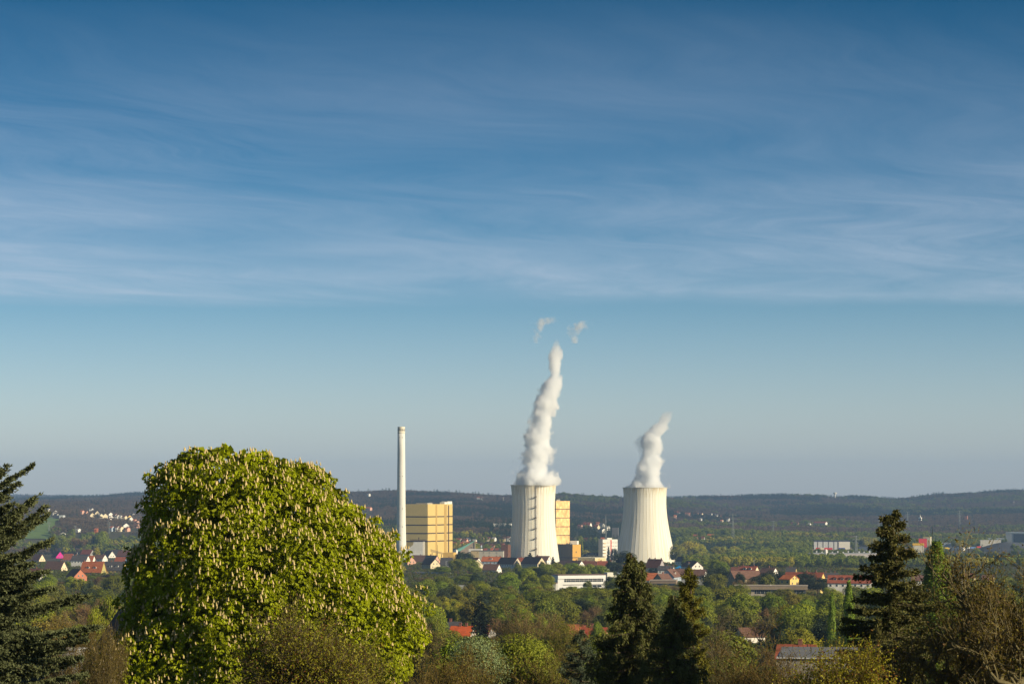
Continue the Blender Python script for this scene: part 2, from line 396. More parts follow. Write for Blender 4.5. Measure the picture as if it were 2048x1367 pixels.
def block(name, x0, x1, x2, top, D, label, cat, wallcol, side='R', base=None, Wmax=30.0, kind='wall', group=None, body='wall', keep=None, emb=1.0, material=None):
    k = D / F; a, L, W = frame_from(x0, x1, x2, D, side, Wmax)
    cz = (HZ - base) * k if base else gz((x1 - 1024) * k, D) - emb
    H = (HZ - top) * k - cz; sgn = -1 if side == 'R' else 1
    o = empty(name, ((x1 - 1024) * k, D, cz), sgn * a); tag(o, label, cat, group)
    xa, xb = (-L, 0.0) if side == 'R' else (0.0, L)
    m = MB(); m.box(xa, xb, 0, W, 0, H); m.build(body, material or colmat(kind, wallcol), o)
    FOOT.append((x0 - 3, x2 + 3, D - 14, D + W + 10))
    if keep: KEEP.append((x0, x2, top, keep, D))
    return o, L, W, H, k, cz

# ------------------------------------------------------------------ cooling towers
def tower_mat(name, band):
    m = bpy.data.materials.new(name); m.use_nodes = True; t = m.node_tree; b = t.nodes['Principled BSDF']
    b.inputs['Roughness'].default_value = .85; b.inputs['Specular IOR Level'].default_value = .2
    L = t.links.new
    def nd(ty, **k):
        n = t.nodes.new(ty)
        for a_, b_ in k.items(): setattr(n, a_, b_)
        return n
    co = nd('ShaderNodeTexCoord'); sp = nd('ShaderNodeSeparateXYZ'); L(co.outputs['Object'], sp.inputs[0])
    an = nd('ShaderNodeMath', operation='ARCTAN2'); L(sp.outputs[1], an.inputs[0]); L(sp.outputs[0], an.inputs[1])
    cb = nd('ShaderNodeCombineXYZ'); L(an.outputs[0], cb.inputs[0]); L(sp.outputs[2], cb.inputs[1])
    def noise(scale, mult, detail=4):
        v = nd('ShaderNodeVectorMath', operation='MULTIPLY'); v.inputs[1].default_value = mult; L(cb.outputs[0], v.inputs[0])
        n = nd('ShaderNodeTexNoise'); n.inputs['Scale'].default_value = scale; n.inputs['Detail'].default_value = detail; L(v.outputs[0], n.inputs['Vector']); return n.outputs[0]
    def ramp(f, stops):
        r = nd('ShaderNodeValToRGB'); r.color_ramp.elements[0].position = stops[0][0]; r.color_ramp.elements[0].color = (*stops[0][1], 1)
        r.color_ramp.elements[1].position = stops[-1][0]; r.color_ramp.elements[1].color = (*stops[-1][1], 1)
        for p, c in stops[1:-1]:
            e = r.color_ramp.elements.new(p); e.color = (*c, 1)
        L(f, r.inputs[0]); return r.outputs[0]
    def mix(f, a_, b_, bl='MIX'):
        n = nd('ShaderNodeMix', data_type='RGBA', blend_type=bl)
        for s_, v in ((n.inputs[0], f), (n.inputs[6], a_), (n.inputs[7], b_)):
            if isinstance(v, float): s_.default_value = v
            elif isinstance(v, tuple): s_.default_value = (*v, 1)
            else: L(v, s_)
        return n.outputs[2]
    base = ramp(noise(1.0, (14, .012, 0)), [(0.3, (0.72, 0.68, 0.54)), (0.5, (0.80, 0.77, 0.66)), (0.7, (0.84, 0.83, 0.75))])
    streak = ramp(noise(1.0, (34, .02, 0), 6), [(0.0, (1, 1, 1)), (0.56, (1, 1, 1)), (0.66, (0.90, 0.86, 0.74)), (1.0, (0.75, 0.64, 0.42))])
    c = mix(1.0, base, streak, 'MULTIPLY')
    zt = nd('ShaderNodeMapRange'); zt.inputs[1].default_value = band[0]; zt.inputs[2].default_value = band[1]; L(sp.outputs[2], zt.inputs[0])
    # brown run-off below the rim
    run = nd('ShaderNodeMath', operation='MULTIPLY'); L(zt.outputs[0], run.inputs[0])
    rr = ramp(noise(1.0, (40, .05, 0), 5), [(0.0, (0, 0, 0)), (0.48, (0, 0, 0)), (0.56, (1, 1, 1)), (1.0, (1, 1, 1))]); L(rr, run.inputs[1])
    run2 = nd('ShaderNodeMath', operation='MULTIPLY'); run2.inputs[1].default_value = .95; L(run.outputs[0], run2.inputs[0])
    c = mix(run2.outputs[0], c, (0.42, 0.30, 0.10))
    # formwork lifts: faint horizontal joints
    wv = nd('ShaderNodeMath', operation='FRACT'); dv = nd('ShaderNodeMath', operation='DIVIDE'); dv.inputs[1].default_value = 3.0; L(sp.outputs[2], dv.inputs[0]); L(dv.outputs[0], wv.inputs[0])
    lt = nd('ShaderNodeMath', operation='LESS_THAN'); lt.inputs[1].default_value = .12; L(wv.outputs[0], lt.inputs[0])
    l2 = nd('ShaderNodeMath', operation='MULTIPLY'); l2.inputs[1].default_value = .10; L(lt.outputs[0], l2.inputs[0])
    c = mix(l2.outputs[0], c, (0.35, 0.33, 0.26))
    # dark weathered line along every rib
    ra = nd('ShaderNodeMath', operation='MULTIPLY'); ra.inputs[1].default_value = 44 / (2 * math.pi); L(an.outputs[0], ra.inputs[0])
    rf_ = nd('ShaderNodeMath', operation='FRACT'); a2 = nd('ShaderNodeMath', operation='ADD'); a2.inputs[1].default_value = 44.06; L(ra.outputs[0], a2.inputs[0]); L(a2.outputs[0], rf_.inputs[0])
    l3 = nd('ShaderNodeMath', operation='LESS_THAN'); l3.inputs[1].default_value = .12; L(rf_.outputs[0], l3.inputs[0])
    l4 = nd('ShaderNodeMath', operation='MULTIPLY'); l4.inputs[1].default_value = .24; L(l3.outputs[0], l4.inputs[0])
    c = mix(l4.outputs[0], c, (0.36, 0.30, 0.18))
    L(c, b.inputs['Base Color']); return m
def cooling_tower(cx, D, prof, label, collar=None, n=44, band=3, rot=0.0):
    """prof: (row, half width px) from the rim down"""
    k = D / F; z0 = (HZ - prof[-1][0]) * k
    rows = np.array([p[0] for p in prof], float); hw = np.array([p[1] for p in prof], float)
    rr = np.linspace(rows[0], rows[-1], 26)
    # smooth profile through a cubic fit
    cf = np.polyfit(rows, hw, 4 if len(prof) > 5 else 3); rad = np.polyval(cf, rr) * k; zz = (HZ - rr) * k - z0
    o = empty('cooling_tower', ((cx - 1024) * k, D, z0 - 6), rot); tag(o, label, 'cooling tower', 'power station cooling towers')
    H = zz[0] + 6
    m = MB(); prf = [(r_, z_ + 6) for r_, z_ in zip(rad, zz)][::-1]
    ang = []
    for i in range(n):
        a0 = 2 * math.pi * i / n; w_ = 0.13 / rad.min()
        ang += [(a0 - w_, .0), (a0 - w_, .11), (a0 + w_, .11), (a0 + w_, .0)]
    A = len(ang); i0 = len(m.v)
    for (r_, z_) in prf:
        for (a_, d) in ang: m.v.append(((r_ + d) * math.cos(a_), (r_ + d) * math.sin(a_), z_))
    for j in range(len(prf) - 1):
        for q in range(A):
            q2 = (q + 1) % A; b_ = i0 + j * A; m.f.append((b_ + q, b_ + q2, b_ + A + q2, b_ + A + q))
    i1 = len(m.v)
    for (r_, z_) in prf:
        for (a_, d) in ang: m.v.append(((r_ - .9) * math.cos(a_), (r_ - .9) * math.sin(a_), z_))
    for j in range(len(prf) - 1):
        for q in range(A):
            q2 = (q + 1) % A; b_ = i1 + j * A; m.f.append((b_ + q2, b_ + q, b_ + A + q, b_ + A + q2))
    for j in (0, len(prf) - 1):
        for q in range(A):
            q2 = (q + 1) % A; f_ = (i0 + j * A + q, i0 + j * A + q2, i1 + j * A + q2, i1 + j * A + q); m.f.append(f_ if j else f_[::-1])
    m.build('shell', tower_mat('tower_concrete', (H - 16, H)), o)
    rt = rad[0]; rim = MB(); rim.lathe([(rt - .7, H - .2), (rt + .75, H - .2), (rt + .75, H + .7), (rt - .7, H + .7), (rt - .7, H - .2)], 96, cap=False)
    rim.build('rim', mat('rim_concrete', (0.62, 0.6, 0.52), .8, .1, .1), o)
    if collar:
        cr_ = MB(); zc_ = [(r_ + .05, z_) for r_, z_ in prf if z_ > H - collar]
    cb = MB(); rb = rad[-1]
    for i in range(44):
        for s_ in (-1, 1):
            a_ = 2 * math.pi * i / 44; b2 = a_ + s_ * math.pi / 44
            cb.tube((rb * math.cos(a_), rb * math.sin(a_), 6.05), ((rb + 1.5) * math.cos(b2), (rb + 1.5) * math.sin(b2), -1), .35, n=5)
    cb.build('support_frame', mat('tower_leg_concrete', (0.3, 0.29, 0.25), .9, .1, .2), o)
    bs = MB(); bs.lathe([(rb + 3, -4), (rb + 3, 0.4), (rb + 2.4, .4), (rb + 2.4, -4)], 64, cap=False); bs.build('basin', mat('basin_concrete', (0.28, .27, .24), .9, .1, .2), o)
    FOOT.append((cx - 75, cx + 75, D - 60, D + 60))
    return o, rad, zz + 6, k
tl = [(970, 45), (985, 43.8), (1010, 42.6), (1030, 42.7), (1050, 43.7), (1073, 46), (1095, 48.6), (1115, 51), (1132, 53.5)]
TD = 3400.0
tower1, rad1, zz1, k1 = cooling_tower(1067, TD, tl, 'cooling tower with the zigzag ladder and tall steam column, beside the boiler houses', rot=0.05)
tr_ = [(975, 44), (990, 42.8), (1005, 42.4), (1030, 44), (1046, 46.3), (1062, 49.3), (1094, 56.0), (1117, 60.7), (1133, 64)]
tower2, rad2, zz2, k2 = cooling_tower(1290, 3700.0, tr_, 'right-hand cooling tower without a ladder, wider at the foot, short steam column', rot=0.02)
# ladder with cages and landings down the left tower
def rad_at(z): return float(np.interp(z, zz1[::-1], rad1[::-1]))
aL = R(-90 + 6.0); Ht = zz1[0]
lm = mat('rusty_steel', (0.09, 0.05, 0.025), .8, .3, .4)
m = MB(); zs_ = np.linspace(4, Ht + 1.2, 60)
def tp(a_, z_, d): r_ = rad_at(min(z_, Ht)) + d; return (r_ * math.cos(a_ - .05), r_ * math.sin(a_ - .05), z_)
for a_off in (-.014, .014):
    for i in range(len(zs_) - 1): m.tube(tp(aL + a_off, zs_[i], .7), tp(aL + a_off, zs_[i + 1], .7), .2, n=4)
for z_ in np.arange(5, Ht, 1.3): m.tube(tp(aL - .014, z_, .7), tp(aL + .014, z_, .7), .07, n=4)
for z_ in np.arange(6, Ht, 2.6): m.tube(tp(aL - .02, z_, 1.4), tp(aL + .02, z_, 1.4), .14, n=4)
m.build('ladder', lm, tower1)
for row in (994, 1014, 1035, 1056, 1076, 1097):
    z_ = (HZ - row) * k1 - tower1.location.z; m = MB()
    for a_, b_ in ((-.095, .02),):
        p = [tp(aL + a_, z_, .3), tp(aL + b_, z_, .3), tp(aL + b_, z_, 3.4), tp(aL + a_, z_, 3.4)]
        q = [(x_, y_, z2 + .5) for x_, y_, z2 in p]
        m.poly(p[::-1]); m.poly(q)
        for i in range(4): m.poly([p[i], p[(i + 1) % 4], q[(i + 1) % 4], q[i]])
        for i in (1, 2, 3):
            A_, B_ = Vector(q[i]), Vector(q[(i + 1) % 4]) if i < 3 else Vector(q[0])
            m.tube(A_, A_ + Vector((0, 0, 1.6)), .1, n=4); m.tube(A_ + Vector((0, 0, 1.5)), B_ + Vector((0, 0, 1.5)), .1, n=4)
        m.tube(p[2], tp(aL, z_ - 2.2, .3), .1, n=4)
    m.build('ladder_landing', lm, tower1)

# ------------------------------------------------------------------ chimney stack
D = 3180.0; k = D / F; cz = (HZ - 1125) * k
st = empty('chimney_stack', ((802.5 - 1024) * k, D, cz)); tag(st, 'tall slender white concrete chimney beside the golden boiler house', 'chimney')
hh = lambda row: (HZ - row) * k - cz
pr = [(1125, 11.0), (1085, 9.8), (1050, 9.0), (1000, 8.4), (950, 8.0), (900, 7.6), (866, 7.35)]
m = MB(); m.lathe([(h_ * k, hh(r_)) for r_, h_ in pr], 48); m.build('shaft', mat('stack_concrete', (0.70, 0.69, 0.63), .8, .08, .03, stretch=(2, 2, .3)), st, True)
m = MB(); m.lathe([(7.45 * k, hh(866)), (7.75 * k, hh(865.5)), (7.75 * k, hh(864)), (7.4 * k, hh(864)), (7.4 * k, hh(854.5)), (7.6 * k, hh(854)), (7.6 * k, hh(853)), (6.4 * k, hh(853)), (6.4 * k, hh(860))], 48)
m.build('head_ring', mat('stack_head', (0.66, 0.62, 0.5), .8, .15, .1), st, True)
hm = mat('stack_opening', (0.16, 0.14, 0.1), .9, .2, .4)
for i in range(16):
    a_ = 2 * math.pi * i / 16; m = MB(); m.box(7.38 * k, 7.46 * k, -.55, .55, hh(861.5), hh(857.5)); q = m.build('vent_opening', hm, st); q.rotation_euler = (0, 0, a_)
for row in (875, 952, 1017, 1053):
    for a_ in (-1.2, -2.0):
        rr_ = np.interp(row, [p[0] for p in pr[::-1]], [p[1] for p in pr[::-1]]) * k
        m = MB(); m.box(rr_ - .3, rr_ + .5, -.4, .4, hh(row), hh(row) + .8); q = m.build('warning_light', hm, st); q.rotation_euler = (0, 0, a_)
FOOT.append((785, 820, D - 25, D + 25)); KEEP.append((790, 816, 853, 1085, D))

# ------------------------------------------------------------------ boiler houses
def gold(name, col, bump, metal=.35, rough=.5, scale=.06, stretch=(1, 1, 1)):
    return mat(name, col, rough, .07, scale, metal=metal, bump=bump, stretch=stretch, spec=.5)
G1 = gold('golden_cladding', (0.82, 0.60, 0.21), .25, scale=.9, stretch=(1, 1, .15)); BAND = mat('band_steel', (0.05, 0.03, 0.03), .6, .2, .3)
o, L, W, H, k, cz = block('boiler_house', 800, 855.5, 902, 1007.5, 3240, 'tall golden clad boiler house with four dark bands beside the white chimney', 'boiler house', None, Wmax=88, material=G1, body='cladding', emb=2)
hz = lambda row: (HZ - row) * 3240 / F - cz
for row in (1032.7, 1049.3, 1066, 1082):
    m = MB(); z_ = hz(row); m.box(-L - .15, .15, -.15, W + .15, z_ - .72, z_ + .72); m.build('dark_band', BAND, o)
dg = gold('darker_gold_panel', (0.58, 0.39, 0.12), .1)
for y0, y1 in ((.31, .365), (.655, .75)):
    m = MB(); m.box(-.05, .35, W * y0, W * y1, .5, hz(1008.2)); m.build('vertical_panel', dg, o)
m = MB(); m.box(0, .5, W * .815, W * .845, .5, hz(1010)); m.build('downpipe', BAND, o)
m = MB(); m.box(-9, -.3, W * .80, W * .99, H, hz(1002)); m.box(-8, -1, W * .70, W * .8, H, hz(1003.6)); m.build('roof_plant', WHITE, o)
m = MB(); m.box(-L * .45, -1.5, 2, 20, H, H + 1.7); m.build('roof_parapet', mat('roof_grey', (.35, .33, .28), .8, .1, .3), o)
# low golden annexe and coal conveyor at the foot
o2, L2, W2, H2, k_, c2 = block('annexe', 886, 907, 912, 1104.5, 3200, 'low golden annexe at the right foot of the boiler house', 'annexe', (0.62, 0.40, 0.10), Wmax=30, kind='plain', keep=1112)
# grey bunker with sloping roof + platform
D = 3205.0; k = D / F; cz = (HZ - 1112) * k
bk = empty('coal_bunker', ((849 - 1024) * k, D, cz)); tag(bk, 'light grey bunker with a stepped sloping roof in front of the boiler house', 'bunker')
fx = lambda px: (px - 849) * k; fz = lambda row: (HZ - row) * k - cz
m = MB(); m.prism([(fx(813), 0), (fx(845.5), 0), (fx(845.5), fz(1083)), (fx(827), fz(1083)), (fx(826.5), fz(1088.5)), (fx(813), fz(1099))], 0, 14, 'y'); m.build('body', mat('bunker_sheet', (0.44, .44, .43), .6, .08, .3), bk)
m = MB(); m.box(fx(845.6), fx(849), 2, 15, 0, fz(1082.5)); m.build('lift_shaft', mat('shaft_sheet', (0.58, .55, .47), .6, .1, .3), bk)
m = MB(); m.box(fx(820), fx(852), 1, 16, fz(1081.2), fz(1079.6));
for q in range(0, 9): m.tube((fx(820 + q * 4), 1, fz(1079.6)), (fx(820 + q * 4), 1, fz(1077.8)), .12, n=4)
m.box(fx(820), fx(852), .9, 1.1, fz(1078.0), fz(1077.6)); m.box(fx(836.5), fx(838), 4, 6, fz(1080), fz(1074)); m.build('conveyor_platform', BAND, bk)
FOOT.append((805, 860, 3230, 3300))
# conveyor gallery along the right face
D = 3190.0; k = D / F; g = empty('conveyor_gallery', ((861 - 1024) * k, D, (HZ - 1112) * k)); tag(g, 'sloping golden conveyor gallery against the boiler house', 'conveyor')
fz = lambda row: (1112 - row) * k
m = MB(); m.prism([(0, fz(1103)), (0, fz(1097)), (25 * k, fz(1104.5)), (25 * k, fz(1108))], 0, 5, 'y'); m.build('gallery', mat('gallery_sheet', (0.66, .47, .2), .6, .08, .3), g)
for q in (3, 13, 22): MBq = MB(); MBq.tube((q * k, 2.5, -1), (q * k, 2.5, fz(1104)), .4, n=5); MBq.build('support_post', BAND, g)
m = MB(); m.tube((14 * k, -.6, fz(1110)), (14 * k, -.6, fz(1089)), .18, n=5); m.build('vent_pipe', BAND, g)
# switchyard
D = 3160.0; k = D / F; g = empty('switchyard', ((828 - 1024) * k, D, (HZ - 1116) * k)); tag(g, 'white transformer switchyard frames at the foot of the grey bunker', 'switchyard')
sm = mat('galvanised_steel', (0.6, .6, .58), .6, .1, .5)
for i, px in enumerate((813, 822, 831, 842)):
    x = (px - 828) * k; m = MB()
    for d in (-.6, .6): m.tube((x + d, 0, 0), (x + d, 0, 14 * k), .16, n=4)
    for z_ in np.arange(1, 14 * k, 1.4): m.tube((x - .6, 0, z_), (x + .6, 0, z_ + .7), .08, n=4)
    m.tube((x, 0, 13 * k), (x, 0, 16 * k), .13, n=4); m.build('mast', sm, g)
for row in (1106, 1102.5):
    m = MB(); m.box((812 - 828) * k, (845 - 828) * k, -.25, .25, (1116 - row) * k - .25, (1116 - row) * k + .25); m.build('busbar_beam', sm, g)
for px in (816, 826, 836):
    m = MB(); x = (px - 828) * k; m.box(x - 2.4, x + 2.4, -2, 2, 0, 4.0)
    for d in (-1.5, 0, 1.5): m.tube((x + d, 0, 4.0), (x + d, 0, 6.4), .22, n=6)
    m.build('transformer', sm, g)
FOOT.append((805, 850, 3195, 3235))

# second boiler house
D = 3520.0
G2 = mat('wavy_gold', (0.78, 0.50, 0.20), .34, .04, .05, metal=.45, spec=.5)
# uneven sheets: broad dents bend the reflections
t = G2.node_tree; n = t.nodes.new('ShaderNodeTexNoise'); n.inputs['Scale'].default_value = .10; n.inputs['Detail'].default_value = 2; mp = t.nodes.new('ShaderNodeMapping'); mp.inputs['Scale'].default_value = (1, 1, .35)
co = t.nodes.new('ShaderNodeTexCoord'); t.links.new(co.outputs['Object'], mp.inputs[0]); t.links.new(mp.outputs[0], n.inputs['Vector'])
bp = t.nodes.new('ShaderNodeBump'); bp.inputs['Strength'].default_value = 1.0; bp.inputs['Distance'].default_value = 2.2; t.links.new(n.outputs[0], bp.inputs['Height']); t.links.new(bp.outputs[0], t.nodes['Principled BSDF'].inputs['Normal'])
o, L, W, H, k, cz = block('boiler_house', 1080, 1112, 1140, 1001.2, D, 'second golden boiler house half hidden behind the laddered cooling tower', 'boiler house', None, Wmax=24, material=G2, body='cladding', emb=2)
hz = lambda row: (HZ - row) * D / F - cz
for row in (1017.6, 1035, 1052.7, 1070, 1087.5):
    m = MB(); z_ = hz(row); m.box(-L - .12, .12, -.12, W + .12, z_ - .5, z_ + .5); m.build('dark_band', BAND, o)
m = MB(); m.box(-6, -2, W * .1, W * .35, H, H + 2.3); m.build('roof_plant', mat('roof_grey', (.35, .33, .28), .8), o)
m = MB(); m.tube((-3.5, W * .22, H), (-3.5, W * .22, H + 4), .9, n=8); m.build('roof_vent', BAND, o)
m = MB(); m.tube((-1, W * .82, H), (-1, W * .82, H + 3.5), .12, n=5); m.build('lightning_rod', BAND, o)
m = MB(); m.tube((-3, -1.5, H - 10), (-3, -1.5, hz(989.5)), .8, n=8); m.build('vent_stack', WHITE, o)
# turbine block in brown and gold
D = 3450.0
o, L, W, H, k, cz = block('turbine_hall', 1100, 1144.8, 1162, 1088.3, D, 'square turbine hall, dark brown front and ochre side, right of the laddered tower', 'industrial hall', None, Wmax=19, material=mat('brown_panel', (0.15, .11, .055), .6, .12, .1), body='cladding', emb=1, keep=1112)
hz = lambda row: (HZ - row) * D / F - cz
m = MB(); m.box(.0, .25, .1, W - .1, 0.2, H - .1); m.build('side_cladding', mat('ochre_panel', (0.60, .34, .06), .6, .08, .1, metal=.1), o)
m = MB(); m.box(-L - .1, .4, -.15, W + .1, hz(1115.2), hz(1113.8)); m.build('dark_band', BAND, o)
m = MB(); m.box(-L * .25, -L * .08, 4, 9, H, H + 1.6); m.tube((-6, 3, H), (-6, 3, H + 3.4), 1.2, n=8); m.tube((-12, 3, H), (-12, 3, H + 2), 1.2, n=8); m.build('roof_plant', mat('roof_grey', (.35, .33, .28), .8), o)
m = MB(); m.box(.2, .5, W * .4, W * .47, H * .62, H * .70); m.build('louvre', BAND, o)
o, L, W, H, k, cz = block('workshop', 1156, 1190, 1212.5, 1115.6, 3380, 'low cream workshop right of the ochre turbine hall, shaded half and bright half', 'workshop', (0.66, .54, .30), Wmax=22, kind='plain', keep=1122)
m = MB(); m.box(-L - .3, .3, -.3, W + .3, H, H + .8); m.build('parapet', mat('parapet_cream', (0.72, .66, .5), .8, .05, .3), o)
m = MB(); m.box(-.1, .2, W * .35, W * .42, 0, H); m.build('downpipe', dg, o)
# sawtooth terrace roofs behind the workshop
for i, (a_, b_, c_, t_) in enumerate([(1160, 1164, 1168, 1105.6), (1166, 1174, 1183, 1107.5), (1178, 1183, 1187, 1104.6), (1184, 1190, 1194, 1104.6), (1192, 1198, 1202, 1106), (1199, 1205, 1209, 1107), (1206, 1212, 1216, 1108)]):
    w_ = ('cream terrace house with a dark roof behind the cream workshop, ' + ['leftmost', 'second from left, widest gable', 'third from left', 'middle one, fourth from left', 'fifth from left', 'sixth from left', 'rightmost'][i])
    house(a_, b_, c_, t_, t_ + 4.5, DK, CR, w_, h=8, D=3620, group='terrace houses behind the workshop', ch=(.5,), win=False, keep=False)
o, *_r = block('pump_house', 1002, 1016, 1021.5, 1088.5, 3350, 'dark brown block with sloping top just left of the laddered tower', 'industrial hall', (0.14, .06, .03), Wmax=14, kind='plain')
o, L, W, H, k, cz = block('storage_hall', 942, 1006, 1011, 1101.8, 3340, 'long low grey panelled hall between the boiler house and the laddered tower', 'industrial hall', (0.40, .38, .33), Wmax=40, kind='plain', keep=1112)
m = MB(); m.box(-L - .2, -L + 11, -.2, 6, 0, H + .2); m.build('beige_bay', mat('beige_panel', (.45, .36, .2), .8), o)
m = MB(); m.box(-L - .3, .3, -.3, W + .3, H + .21, H + .8); m.build('roof_edge', mat('roof_edge_dark', (.1, .1, .11), .8), o)
for f in (.2, .42, .6, .8):
    m = MB(); m.tube((-L * f, -.3, H - 3.6), (-L * f, -.3, H - .5), .12, n=4); m.tube((-L * f - .7, -.3, H - 1.8), (-L * f + .7, -.3, H - 1.8), .1, n=4); m.build('wall_bracket', BAND, o)
# church with teal wedge roof
D = 3700.0; k = D / F; cz = (HZ - 1106) * k
g = empty('church', ((933 - 1024) * k, D, cz)); tag(g, 'modern church with a rising teal wedge roof and pierced stone gable', 'church')
fx = lambda px: (px - 933) * k; fz = lambda row: (1106 - row) * k
m = MB(); m.prism([(fx(921), 0), (fx(949.2), 0), (fx(949.2), fz(1082)), (fx(921), fz(1100))], 1, 16, 'y'); m.build('wall', mat('church_stone', (.34, .27, .2), .9, .2, .35), g)
m = MB()
m.poly([(fx(915), -4, fz(1101.5)), (fx(921), -2, fz(1101.0)), (fx(950), .6, fz(1080.8)), (fx(950), .2, fz(1080.0)), (fx(915), -4, fz(1098.5))])
m.prism([(fx(914.5), fz(1101)), (fx(950), fz(1081.6)), (fx(950), fz(1080.2)), (fx(914.5), fz(1097))], .4, 18, 'y'); m.build('roof', mat('copper_roof', (.16, .38, .32), .7, .12, .2), g)
m = MB(); m.box(fx(949.3), fx(950.8), 0, 3, 0, fz(1079.5)); m.build('pier', mat('pier_stone', (.5, .42, .28), .9, .1, .3), g)
for i in range(4):
    for j in range(3 - i if i < 3 else 1):
        m = MB(); x = fx(947 - j * 4.5); z_ = fz(1098 - i * 3.8); m.box(x - .7, x + .7, .75, .98, z_ - .7, z_ + .7); m.build('wall_opening', GLASS, g)
FOOT.append((910, 955, 3680, 3730))
o, L, W, H, k, cz = block('parish_hall', 937, 963, 965, 1097, 3660, 'long white single-storey hall with a window strip below the church', 'hall', WH, Wmax=12)
for i in range(9): window(o, -L * (i + .5) / 9, -.03, H * .5, 0, 1.4, 1.2)
# apartment block
D = 3600.0
o, L, W, H, k, cz = block('apartment_block', 1197.5, 1205.5, 1236, 1078.3, D, 'white eight-storey apartment block with a red stairwell strip beside the right tower', 'apartment block', (0.74, .72, .66), side='L', Wmax=14, keep=1100)
# side L: gable at left is the narrow shaded side, front runs right
m = MB(); x = L * .52; m.box(x, x + 1.7, -.2, .1, 1, H - .5); m.build('stairwell_strip', mat('red_panel', (.62, .07, .04), .6), o)
m = MB(); m.box(L * .34, L * .66, 2, 9, H, H + 2.4); m.build('roof_house', WHITE, o)
m = MB(); m.box(-.1, L + .1, -.1, W + .1, H + .01, H + .3); m.build('parapet', mat('parapet_grey', (.5, .5, .48), .8), o)
for i in range(7):
    z_ = 3.0 + i * (H - 4) / 7
    for f in (.3, .42, .62, .74, .86, .95): window(o, L * f, -.05, z_ + 1.2, 0, .9, .8)
    m = MB(); m.box(L * .04, L * .2, -1.3, 0, z_, z_ + 1.0); m.build('balcony', mat('balcony_yellow', (.66, .5, .26), .8), o)
# white plant building and long red roofs behind the second boiler house
house(1140, 1158, 1158.5, 1075, 1080, RD, WH, 'long white house with red roof just right of the second boiler house', h=9, win=False, ch=(.5,), keep=False)
house(1158, 1184, 1188, 1075, 1081, RD, CR, 'long terrace with bright red roof left of the apartment block', h=9, ch=(.1, .35, .6, .85), keep=False)
block('plant_room', 1140, 1154, 1158, 1081, 3560, 'small white rooftop-high plant room behind the turbine hall', 'plant room', WH, Wmax=14)
block('steel_frame', 1224, 1236, 1238, 1054.5, 4300, 'dark open steel structure on the slope left of the right tower', 'structure', (.12, .12, .13), Wmax=12, kind='plain')
o, L, W, H, k, cz = block('long_hall', 985, 1022, 1024, 1046.2, 4700, 'long low white hall in the woods left of the laddered tower', 'hall', WH, Wmax=20)
m = MB(); m.box(-L, 0, -.3, .1, H * .2, H * .55); m.build('window_strip', GLASS, o)
house(1008, 1014, 1022, 994.2, 995.4, RD, WH, 'white building with a pinkish roof high on the hill left of the laddered tower', h=7, D=7100, win=False, ch=(), keep=False) if False else None
# ------------------------------------------------------------------ white office block and neighbours
D = 1700.0
o, L, W, H, k, cz = block('office_block', 1103, 1115.5, 1222, 1150.3, D, 'white flat-roofed block with a ribbon of windows among green trees', 'office building', (0.70, .70, .68), side='L', Wmax=14, base=1186, keep=1175)
hz = lambda row: (1186 - row) * k
m = MB(); m.box(-.15, L + .3, -.35, W + .1, hz(1149.6), hz(1148.6)); m.build('roof_edge', mat('roof_edge_brown', (.2, .13, .1), .8), o)
m = MB(); m.box(.0, L * .87, -.6, -.05, hz(1156.8), hz(1150.3)); m.build('fascia', mat('fascia_white', (.74, .74, .73), .6, .04, .2), o)
for i in range(9):
    a_ = L * (.125 + i * .083)
    m = MB(); m.box(a_, a_ + L * .078, -.12, -.02, hz(1163.2), hz(1157.2)); wd = m.build('window_bay', GLASS, o)
    m = MB(); m.box(a_ + L * .037, a_ + L * .041, -.2, -.1, hz(1163.2), hz(1157.2)); m.box(a_, a_ + L * .078, -.2, -.1, hz(1160.0), hz(1159.6)); m.build('glazing_bar', WHITE, wd)
for i in range(4):
    a_ = L * (.48 + i * .09)
    m = MB(); m.box(a_, a_ + L * .08, -.12, -.02, hz(1174), hz(1170)); m.build('window_bay', GLASS, o)
m = MB(); m.box(L * .1, L * .87, -.4, 0, hz(1169.2), hz(1168.4)); m.build('ledge', BAND, o)
m = MB(); m.box(L * .935, L * 1.05, -.8, 6, 0, hz(1145)); m.build('stair_tower', mat('tower_cream', (.68, .66, .56), .8, .05, .3), o)
m = MB(); m.box(L * 1.05 + .01, L * 1.12, 0, 8, 0, hz(1151)); m.build('side_wing', WHITE, o)
o, L, W, H, k, cz = block('school_building', 908, 984, 988, 1171, 1500, 'long pale low school wing half hidden by trees, left one', 'school', (.42, .42, .40), Wmax=14, base=1206)
for j in range(2):
    for i in range(12): window(o, -L * (i + .5) / 12, -.03, H * (.72 - .45 * j), 0, 1.1, 1.0)
o, L, W, H, k, cz = block('school_building', 992, 1112, 1116, 1166.5, 1620, 'long pale low school wing half hidden by trees, right one nearer the white block', 'school', (.46, .45, .42), Wmax=14, base=1200)
m = MB(); m.box(-L - .2, .2, -.3, W, H + .01, H + .5); m.build('roof_edge', mat('roof_edge_brown', (.2, .13, .1), .8), o)
for j in range(2):
    for i in range(16): window(o, -L * (i + .5) / 16, -.03, H * (.72 - .45 * j), 0, 1.1, 1.0)
o, *_r = block('retaining_wall', 824, 898, 902, 1144.2, 2250, 'long white garden wall below the houses left of centre', 'wall', (.6, .58, .54), Wmax=3, base=1152, keep=1147)
